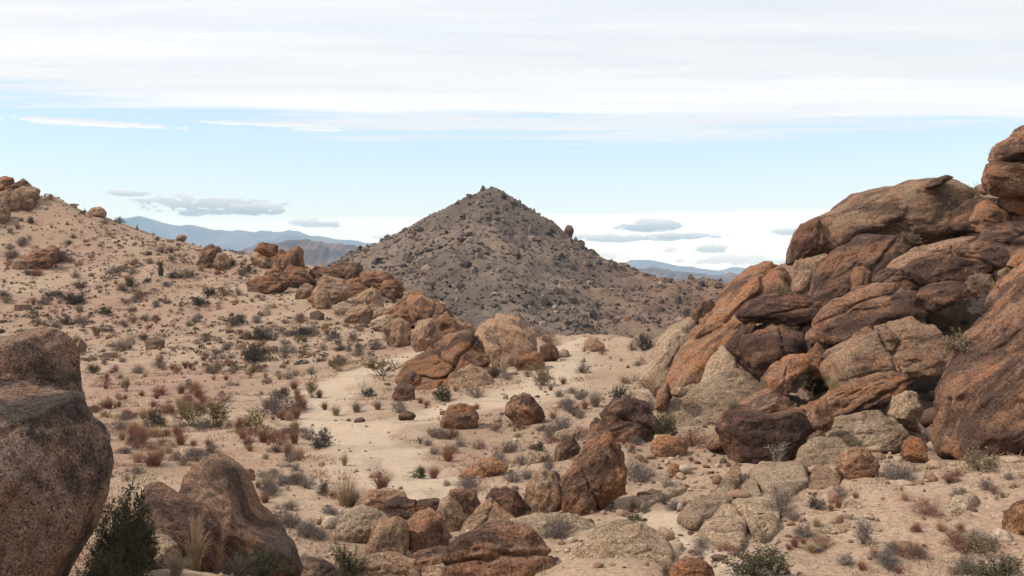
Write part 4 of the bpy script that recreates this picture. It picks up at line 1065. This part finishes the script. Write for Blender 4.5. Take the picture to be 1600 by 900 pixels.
def proto(kind, var, lod):
    key = (kind, var, lod)
    if key in PROTO:
        return PROTO[key]
    seed = 50 + var * 7 + sum(map(ord, kind)) + lod
    if kind in M_GR:
        v, f = grass_geo(seed, lod)
        me = mesh_np('grass_tuft', v, f, False); me.materials.append(M_GR[kind]); r = (me, None)
    else:
        tw, lf = shrub_geo(kind, seed, lod)
        if lod and lf is not None:
            v = np.concatenate([tw[0], lf[0]]); f = np.concatenate([tw[1], lf[1] + len(tw[0])])
            me = mesh_np('shrub', v, f, False); me.materials.append(M_TW[kind]); me.materials.append(M_LF[kind])
            mi = np.zeros(len(f), dtype=np.int32); mi[len(tw[1]):] = 1
            me.polygons.foreach_set('material_index', mi); r = (me, None)
        else:
            mt = mesh_np('twigs', tw[0], tw[1], False); mt.materials.append(M_TW[kind])
            ml = None
            if lf is not None:
                ml = mesh_np('leaves', lf[0], lf[1], False); ml.materials.append(M_LF[kind])
            r = (mt, ml)
    PROTO[key] = r
    return r
KNAME = {'dk': ('dark_shrub', 'shrub'), 'gy': ('twiggy_shrub', 'shrub'), 'rb': ('russet_shrub', 'shrub'), 'cr': ('creosote_bush', 'bush'), 'gr': ('leafy_bush', 'bush'), 'gn': ('leafy_bush', 'bush'),
         'dd': ('dead_shrub', 'dead shrub'), 'ol': ('olive_shrub', 'shrub'), 'st': ('grass_tuft', 'grass tuft'), 'rd': ('grass_tuft', 'grass tuft'), 'sg': ('grass_tuft', 'grass tuft')}
KLOOK = {'dk': 'dark shrub', 'gy': 'grey twiggy shrub', 'rb': 'russet twiggy shrub', 'cr': 'olive creosote bush', 'gr': 'dark green bush', 'gn': 'bright green bush',
         'dd': 'bleached dead shrub', 'ol': 'straw-olive shrub', 'st': 'straw grass tuft', 'rd': 'reddish grass tuft', 'sg': 'grey-straw grass tuft'}
PL = []
def plant(kind, px, py, wpx, hpx, pos, label=None):
    d = pos[1]
    wid = wpx / F * d; hgt = hpx / F * d
    H0 = {'dk': .66, 'gy': .66, 'cr': .88, 'gr': .80, 'gn': .95, 'dd': .9, 'ol': .66, 'rb': .64}.get(kind, .66)
    lod = 1 if wpx < 15 else 0
    var = random.randrange(4)
    a, b = proto(kind, var, lod)
    nm, cat = KNAME[kind]
    if b is None:
        o = link(nm, a)
    else:
        o = link(nm, None)
        link('twigs', a, parent=o); link('leaves', b, parent=o)
    o.location = pos
    o.scale = (wid, wid, hgt / H0)
    o.rotation_euler = (0, 0, random.uniform(0, 6.28))
    o['category'] = cat
    PL.append([o, kind, px, py, wpx, hpx, label])
    return o
bpy.context.view_layer.update()
DG = bpy.context.evaluated_depsgraph_get()
def cast(px, py):
    dr = Vector(((px - 800) / F, 1.0, (450 - py) / F)).normalized()
    ok, loc, nrm_, idx, ob, _ = S.ray_cast(DG, Vector((0, 0, 0)), dr)
    return (ob.name, loc) if ok else (None, None)
def hand(kind, px, py, wpx, hpx=None, d=None, label=None):
    hpx = hpx or wpx * (0.62 if kind not in ('cr', 'gr') else 0.72)
    if d == 'r':
        nm, loc = cast(px, py)
        if loc is None: return
        # sits in the crevice, a touch deeper than the face it is seen against
        pos = (loc.x, loc.y + 0.12, loc.z - 0.05)
    elif d is not None:
        # close plants: py is the photo row of their top, the foot is on the ground at that distance
        x = (px - 800) / F * d; g_ = float(ground_h([x], [d])[0]); pos = (x, d, g_)
        hpx = ((450 - py) / F * d - g_) * F / d
        py = 450 - g_ / d * F
    else:
        q = ray_ground(px, py)
        if q is None: return
        pos = q
    plant(kind, px, py, wpx, hpx, pos, label)
HAND = [
 # left slope and valley floor
 ('gr',110,472,26,20),('dk',8,470,22,16),('dk',165,492,22,15),('gy',50,492,20),('dk',103,508,20,11),('gy',195,511,16),('gy',228,504,20),('st',120,538,26),('gy',185,548,32,18),('dk',226,532,20),
 ('gy',320,535,24),('dk',370,507,32,20),('gy',310,498,16),('gy',355,547,20),('gr',310,555,14,12),('gr',145,584,26,18),('gy',215,584,26),('gy',250,575,28),('cr',197,612,28,22),('rb',165,600,22),
 ('ol',335,583,36,22),('gy',365,583,24),('cr',391,590,28,24),('gr',240,668,42,30),('cr',300,666,60,42),('cr',338,668,66,46),('gr',322,670,50,18),('cr',400,675,56,44),('gy',430,648,64,40),('rb',200,654,24),
 ('dk',405,532,36,22),('gy',352,548,18),('gy',448,552,42,18),('gy',505,548,18),('cr',530,580,38,28),('cr',597,588,64,38),('gy',560,556,26),('gy',487,585,22),('cr',487,622,38,30),('gy',450,593,26),
 ('dk',470,640,26,15),('dd',566,612,24,22),('dk',577,620,26,15),('sg',525,650,30,18),('sg',557,645,32,18),('sg',590,640,28,16),('gy',624,645,32,24),('gy',515,533,22),('gy',420,520,18),
 ('rd',460,694,34,28),('gy',482,688,28,22),('rd',450,712,32,24),('rd',388,700,30,22),('gy',415,718,16),('gy',455,722,30),('st',538,728,22,20),('sg',418,764,42,24),('gy',478,762,28,18),('dk',506,774,26,24),
 ('st',540,792,66,46),('rd',597,768,52,36),('gy',455,797,28),('gy',522,806,20),('gy',455,826,44,24),('gn',655,748,22,22),('rd',678,748,36,24),('dk',655,694,12,12),('gy',670,697,22,12),
 ('rd',240,728,70,26),('st',215,722,40,20),('rd',325,735,40,22),('gy',350,730,30),('rd',170,640,34,18),('rd',250,618,40,16),('rd',310,622,40,16),
 # middle ground
 ('dd',783,668,26,30),('rd',700,722,40,28),('gy',720,698,26),('rb',748,702,30),('gy',778,722,34,22),('gy',800,706,30,18),('gy',815,728,28,20),('dk',842,706,22,20),('gy',857,738,26,26),('gy',880,676,50,28),
 ('gy',860,684,32),('gy',735,768,50,26),('gn',850,796,28,36),('gy',876,788,34,34),('gy',886,640,34,22),('ol',846,602,40,36),('dk',757,548,22,30),('dk',773,590,18,22),('gr',692,628,34,28),('gy',745,622,30,20),
 ('rb',855,536,34,22),('dk',1006,548,28,34),('rb',988,548,20,18),('rb',1003,566,13,14),('ol',1014,606,32,24),('dk',970,626,32,26),('dd',988,628,30,28),('rb',975,600,22),('gy',893,645,32),('sg',930,636,40,28),
 ('gy',1018,642,26,22),('gr',1040,690,42,52),('rb',1082,698,56,34),('gy',1112,698,28,18),('ol',1094,616,40,20),('gy',905,625,26),('rd',880,600,22,12),('rd',745,640,20,10),
 # right foreground
 ('gy',992,748,44,28),('gy',1042,768,26,26),('gy',1036,788,30,22),('gr',992,815,32,16),('gy',1146,812,26,20),('gy',1222,802,50,42),('gy',1260,842,44,26),('gr',1190,908,118,62),('sg',1042,902,46,26),('dk',1275,796,34,20),
 ('gy',1320,884,38,20),('st',1268,864,36,16),('gy',1349,850,40,48),('gy',1402,750,68,36),('ol',1532,734,66,36),('rb',1446,804,56,30),('gy',1496,782,30,24),('rb',1500,860,60,40),('gr',1562,915,96,54),('ol',1532,864,66,34),
 ('dd',1216,736,70,62),('gy',1170,748,18),('gn',1409,746,12,9),('gy',1190,742,26),
 ('gy',870,842,60,40),('dk',850,815,24,16),('gy',1310,775,30,16),
 # close to the viewer, lower left
 ('gr',196,752,96,0,10.9),('gr',168,835,80,0,9.9),('gr',215,820,60,0,11.4),('gr',182,790,90,0,10.4),('gr',208,770,80,0,11.2),('gr',150,870,70,0,9.6),('st',305,805,60,0,12.1),('st',335,825,44,0,12.5),('sg',275,862,60,0,11.2),('gr',405,852,90,0,13.2),('gy',370,862,64,0,12.8),('rb',328,850,44,0,12.2),('gr',540,842,54,0,17),
 # rooted in the crevices of the right-hand pile
 ('ol',1527,296,10,14,'r'),('ol',1520,310,34,20,'r'),('ol',1505,366,48,36,'r'),('ol',1470,376,44,26,'r'),('ol',1420,380,44,20,'r'),('ol',1238,405,12,14,'r'),('gy',1540,488,46,36,'r'),('ol',1500,548,56,38,'r'),('gy',1450,614,46,36,'r'),
 ('gr',1276,614,46,58,'r'),('st',1303,610,30,26,'r'),('dd',1266,556,16,36,'r'),('ol',1225,460,26,20,'r'),('dd',1098,512,18,32,'r'),('sg',1530,455,36,34,'r'),('gy',1075,520,24,20,'r'),('st',1245,600,22,16,'r'),('ol',1150,640,26,20,'r'),('gy',1465,600,36,30,'r'),
]
for h_ in HAND:
    hand(*h_)
# yucca on the left slope
def yucca(px, py, hpx):
    q = ray_ground(px, py)
    s_ = hpx / F * q[1]
    rg = np.random.default_rng(3)
    root = link('yucca', None, loc=q)
    tag(root, 'small yucca with a spiky green head on the left slope', 'yucca')
    U, fc = ico(3)
    v = U * np.array([.16, .16, .36]) * (1 + 0.15 * rg.uniform(-1, 1, (len(U), 1))) + np.array([0, 0, .32])
    link('trunk', mesh_np('trunk', v * s_, fc), M_LF['dk'], root)
    n = 70
    a = rg.uniform(0, 6.28, n); e = np.arcsin(rg.uniform(-0.2, 1, n))
    dr = np.stack([np.cos(a) * np.cos(e), np.sin(a) * np.cos(e), np.sin(e)], -1)
    P = np.array([0, 0, .66]) + dr[:, None] * np.linspace(0.02, .36, 3)[None, :, None]
    v, f = ribbons(P, np.array([.05, .045, .008])[None].repeat(n, 0), rg)
    link('leaves', mesh_np('leaves', v * s_, f, False), M_LF['cr'], root)
    LAND.append((px, py, 'small yucca', hpx, hpx))
yucca(251, 432, 26)
def scatter_plants():
    rg = random.Random(21)
    def put(n, box, kinds, wm, cond=None):
        got = 0
        for _ in range(n * 4):
            if got >= n: break
            px = rg.uniform(box[0], box[2]); py = rg.uniform(box[1], box[3])
            if cond and not cond(px, py): continue
            nm, loc = cast(px, py)
            if nm != 'ground': continue
            if pile_zone(np.array([loc.x]), np.array([loc.y]))[0] > 0.3: continue
            kd = rg.choices(list(kinds), list(kinds.values()))[0]
            wd = rg.uniform(*wm) * (0.75 if kd in ('st', 'rd', 'sg') else 1.0)
            wpx = wd * F / loc.y
            plant(kd, px, py, wpx, wpx * rg.uniform(.45, .7), (loc.x, loc.y, loc.z))
            got += 1
            if rg.random() < 0.4:                      # scrub grows in little companies
                for _q in range(rg.randint(1, 3)):
                    x2 = loc.x + rg.gauss(0, wd * 0.8); y2 = loc.y + rg.gauss(0, wd * 0.8)
                    w2 = wpx * rg.uniform(0.4, 0.95)
                    z2 = float(ground_h([x2], [y2])[0])
                    plant(kd if rg.random() < 0.6 else rg.choices(list(kinds), list(kinds.values()))[0], 800 + x2 / y2 * F, 450 - z2 / y2 * F, w2, w2 * rg.uniform(.45, .7), (x2, y2, z2))
    offtrail = lambda x, y: min(abs(x - 560) / 60 + abs(y - 600) / 60, abs(x - 720) / 110 + abs(y - 650) / 30) > 1
    clump = lambda x, y: float(fbm(p2([x / 60], [y / 26], 3.0), 3)[0]) > rg.uniform(-0.45, 0.35)
    put(150, (0, 300, 720, 480), {'dk': 4, 'gy': 5, 'st': 4, 'sg': 3, 'rd': 4, 'rb': 3, 'gr': 1}, (0.5, 1.9), clump)
    put(85, (0, 470, 640, 570), {'dk': 2, 'gy': 6, 'st': 4, 'sg': 2, 'rd': 4, 'rb': 3, 'cr': 1}, (0.4, 1.5), clump)
    put(55, (130, 560, 480, 700), {'rd': 6, 'st': 2, 'rb': 2}, (0.6, 1.3), offtrail)
    put(60, (130, 560, 520, 720), {'gy': 5, 'rd': 5, 'st': 3, 'rb': 2, 'dk': 1}, (0.35, 0.9), offtrail)
    put(40, (180, 690, 560, 860), {'gy': 5, 'rd': 3, 'st': 2}, (0.25, 0.6))
    put(45, (640, 540, 1040, 760), {'gy': 5, 'rd': 3, 'st': 1, 'rb': 2}, (0.3, 0.8), offtrail)
    put(45, (960, 700, 1600, 900), {'gy': 5, 'rd': 3, 'st': 2, 'rb': 2}, (0.2, 0.5))
scatter_plants()
# descriptions: look, size and the nearest thing one can find in the picture
def label_plants():
    from collections import defaultdict
    LAND.extend([(320, 650, 'creosote clump on the valley floor', 90, 45), (597, 570, 'creosote bush beside the trail', 60, 36), (487, 607, 'creosote at the trail bend', 38, 30),
                 (430, 630, 'big grey shrub beside the creosotes', 60, 40), (560, 640, 'row of grey-straw grass', 90, 18), (448, 545, 'broad grey shrub above the valley', 42, 18),
                 (405, 522, 'dark shrub at the hill foot', 36, 22), (110, 462, 'green bush on the left slope', 26, 20), (540, 770, 'large straw tuft by the jumble', 66, 46), (240, 655, 'round green bush in the valley', 42, 30)])
    lands = [l for l in LAND if len(l[2].split()) <= 6]
    buckets = defaultdict(list)
    for o, kind, px, py, wpx, hpx, lb in PL:
        if lb:
            o['label'] = lb; continue
        cy = py - hpx * 0.5
        best = min(lands, key=lambda l: max(0, abs(px - l[0]) - l[3] * .4) ** 2 + (1.6 * max(0, abs(cy - l[1]) - l[4] * .4)) ** 2)
        dx, dy = px - best[0], cy - best[1]
        far = math.hypot(max(0, abs(dx) - best[3] / 2), max(0, abs(dy) - best[4] / 2))
        side = 'left of' if dx < 0 else 'right of'
        if abs(dx) < best[3] * 0.45:
            side = 'in front of' if dy > 0 else 'just behind'
        elif abs(dy) > abs(dx) * 1.2:
            side = 'below' if dy > 0 else 'above'
        if wpx < 15 and py < 580:
            zone = 'left hillside' if py < 500 else 'valley floor below the left hillside'
            o['label'] = 'small %s dotted over the %s' % (KLOOK[kind], zone)
            o['group'] = 'each small %s over the %s' % (KLOOK[kind], zone)
            continue
        buckets[(kind, side, best[2])].append((far, wpx, o))
    ordn = ['nearest', 'second-nearest', 'third-nearest', 'fourth-nearest', 'fifth-nearest', 'sixth-nearest', 'seventh-nearest', 'eighth-nearest', 'ninth-nearest', 'tenth-nearest', 'eleventh-nearest', 'twelfth-nearest']
    for (kind, side, ph), L in buckets.items():
        L.sort(key=lambda t: t[0])
        for k, (far, wpx, o) in enumerate(L):
            o['group'] = '%ss of the desert floor' % KLOOK[kind]
            if len(L) == 1:
                o['label'] = '%s %s the %s' % (KLOOK[kind], side, ph)
            elif k < len(ordn):
                o['label'] = '%s %s %s the %s' % (ordn[k], KLOOK[kind], side, ph)
            else:
                o['label'] = 'outlying %s farther %s the %s' % (KLOOK[kind], {'just behind': 'off behind', 'in front of': 'out in front of'}.get(side, side), ph)
label_plants()
# --- ground cover nobody could count
def carpet():
    rg = np.random.default_rng(77)
    n = 26000
    th = rg.uniform(-0.52, 0.52, n); r = np.exp(rg.uniform(math.log(13), math.log(138), n))
    x, y = r * np.sin(th), r * np.cos(th)
    dens = fbm(p2(x / 7, y / 7, 7.7), 4) + 0.6 * fbm(p2(x / 1.5, y / 1.5, 2.7), 2)
    left = smooth(-x / y, -0.05, 0.15)
    keep = (dens + 0.25 * left > rg.uniform(-0.15, 0.9, n)) & (pile_zone(x, y) < 0.2)
    tr = []
    for line in TRAIL:
        for a, b in zip(line[:-1], line[1:]):
            for f_ in (0, .33, .66):
                q = ray_ground(a[0] + (b[0] - a[0]) * f_, a[1] + (b[1] - a[1]) * f_)
                if q: tr.append(q[:2])
    tr = np.array(tr)
    dm = np.min(np.hypot(x[:, None] - tr[None, :, 0], y[:, None] - tr[None, :, 1]), 1)
    keep &= dm > 1.3
    x, y = x[keep], y[keep]; n = len(x)
    z = ground_h(x, y)
    nb = 14
    sc = rg.uniform(0.07, 0.19, n) * (1 + np.hypot(x, y) / 90)
    a = rg.uniform(0, 6.28, (n, nb)); out = rg.uniform(0.1, 0.9, (n, nb)); hh = rg.uniform(0.15, 0.75, (n, nb))
    wv = 0.022 + 0.0011 * np.hypot(x, y)[:, None]
    bx, by = rg.normal(0, .6, (n, nb)), rg.normal(0, .6, (n, nb))
    sx, sy = -np.sin(a) * wv, np.cos(a) * wv
    v = np.stack([np.stack([bx - sx, by - sy, np.full_like(bx, -.05)], -1), np.stack([bx + sx, by + sy, np.full_like(bx, -.05)], -1),
                  np.stack([bx + out * np.cos(a), by + out * np.sin(a), hh], -1)], 2) * sc[:, None, None, None]
    v = v + np.stack([x, y, z], -1)[:, None, None]
    me = mesh_np('dry_grass', v.reshape(-1, 3), np.arange(n * nb * 3).reshape(-1, 3), False)
    tn = np.clip(0.5 + 0.6 * fbm(p2(x / 5, y / 5, 1.9), 3) + rg.normal(0, .18, n), 0, 1)
    at = me.attributes.new('tone', 'FLOAT', 'POINT'); at.data.foreach_set('value', np.repeat(tn, nb * 3).astype(np.float32))
    m = tone_mat('dry_grass', [(0.225, 0.12, 0.082), (0.25, 0.15, 0.10), (0.275, 0.19, 0.125), (0.31, 0.235, 0.155)])
    tag(link('dry_grass', me, m), 'sparse low dry grass and litter covering the sand', 'dry grass', kind='stuff')
    # brush too small to tell apart on the far slopes
    n = 2600
    th = rg.uniform(-0.52, 0.0, n); r = rg.uniform(62, 140, n)
    x, y = r * np.sin(th), r * np.cos(th)
    k2 = fbm(p2(x / 9, y / 9, 4.7), 3) > rg.uniform(-0.15, 0.35, n)
    x, y = x[k2], y[k2]; n = len(x)
    z = ground_h(x, y); sc = rg.uniform(0.18, 0.42, n); nb = 22
    cen = rg.normal(size=(n, nb, 3)); cen /= np.linalg.norm(cen, axis=2, keepdims=True); cen[..., 2] = np.abs(cen[..., 2])
    cen = cen * rg.uniform(.4, 1, (n, nb, 1)) * np.array([1, 1, .8]) * sc[:, None, None] + np.stack([x, y, z], -1)[:, None]
    v, f = leaves(cen.reshape(-1, 3), 0.11, rg)
    me = mesh_np('low_brush', v, f, False)
    at = me.attributes.new('tone', 'FLOAT', 'POINT'); at.data.foreach_set('value', np.repeat(rg.uniform(0, 1, n), nb * 4).astype(np.float32))
    tag(link('low_brush', me, tone_mat('low_brush', [(0.06, 0.05, 0.04), (0.12, 0.09, 0.075), (0.17, 0.125, 0.09), (0.21, 0.125, 0.085)])), 'tiny far-off brush speckling the left hillside', 'brush', kind='stuff')
carpet()

# ------------------------------------------------------------------ haze
def haze():
    x0, x1, y0, y1, z0, z1 = -21000, 21000, -2000, 18600, -45, 1200
    v = [(x, y, z) for x in (x0, x1) for y in (y0, y1) for z in (z0, z1)]
    f = [(0, 1, 3, 2), (4, 6, 7, 5), (0, 4, 5, 1), (2, 3, 7, 6), (0, 2, 6, 4), (1, 5, 7, 3)]
    me = mesh_np('haze', np.array(v), np.array(f), False)
    m = bpy.data.materials.new('haze_air'); m.use_nodes = True; m.node_tree.nodes.clear()
    t = NT(m.node_tree)
    pv = t.new('ShaderNodeVolumePrincipled')
    pv.inputs['Color'].default_value = (0.32, 0.64, 1.0, 1)
    pv.inputs['Absorption Color'].default_value = (1, 1, 1, 1)
    pv.inputs['Density'].default_value = HAZE_DENSITY
    pv.inputs['Anisotropy'].default_value = 0.0
    t.l.new(pv.outputs[0], t.new('ShaderNodeOutputMaterial').inputs['Volume'])
    tag(link('haze', me, m), 'pale blue air between the viewer and the far ranges', 'haze', kind='stuff')
HAZE_DENSITY = 0.000065
S.cycles.volume_bounces = 1
haze()
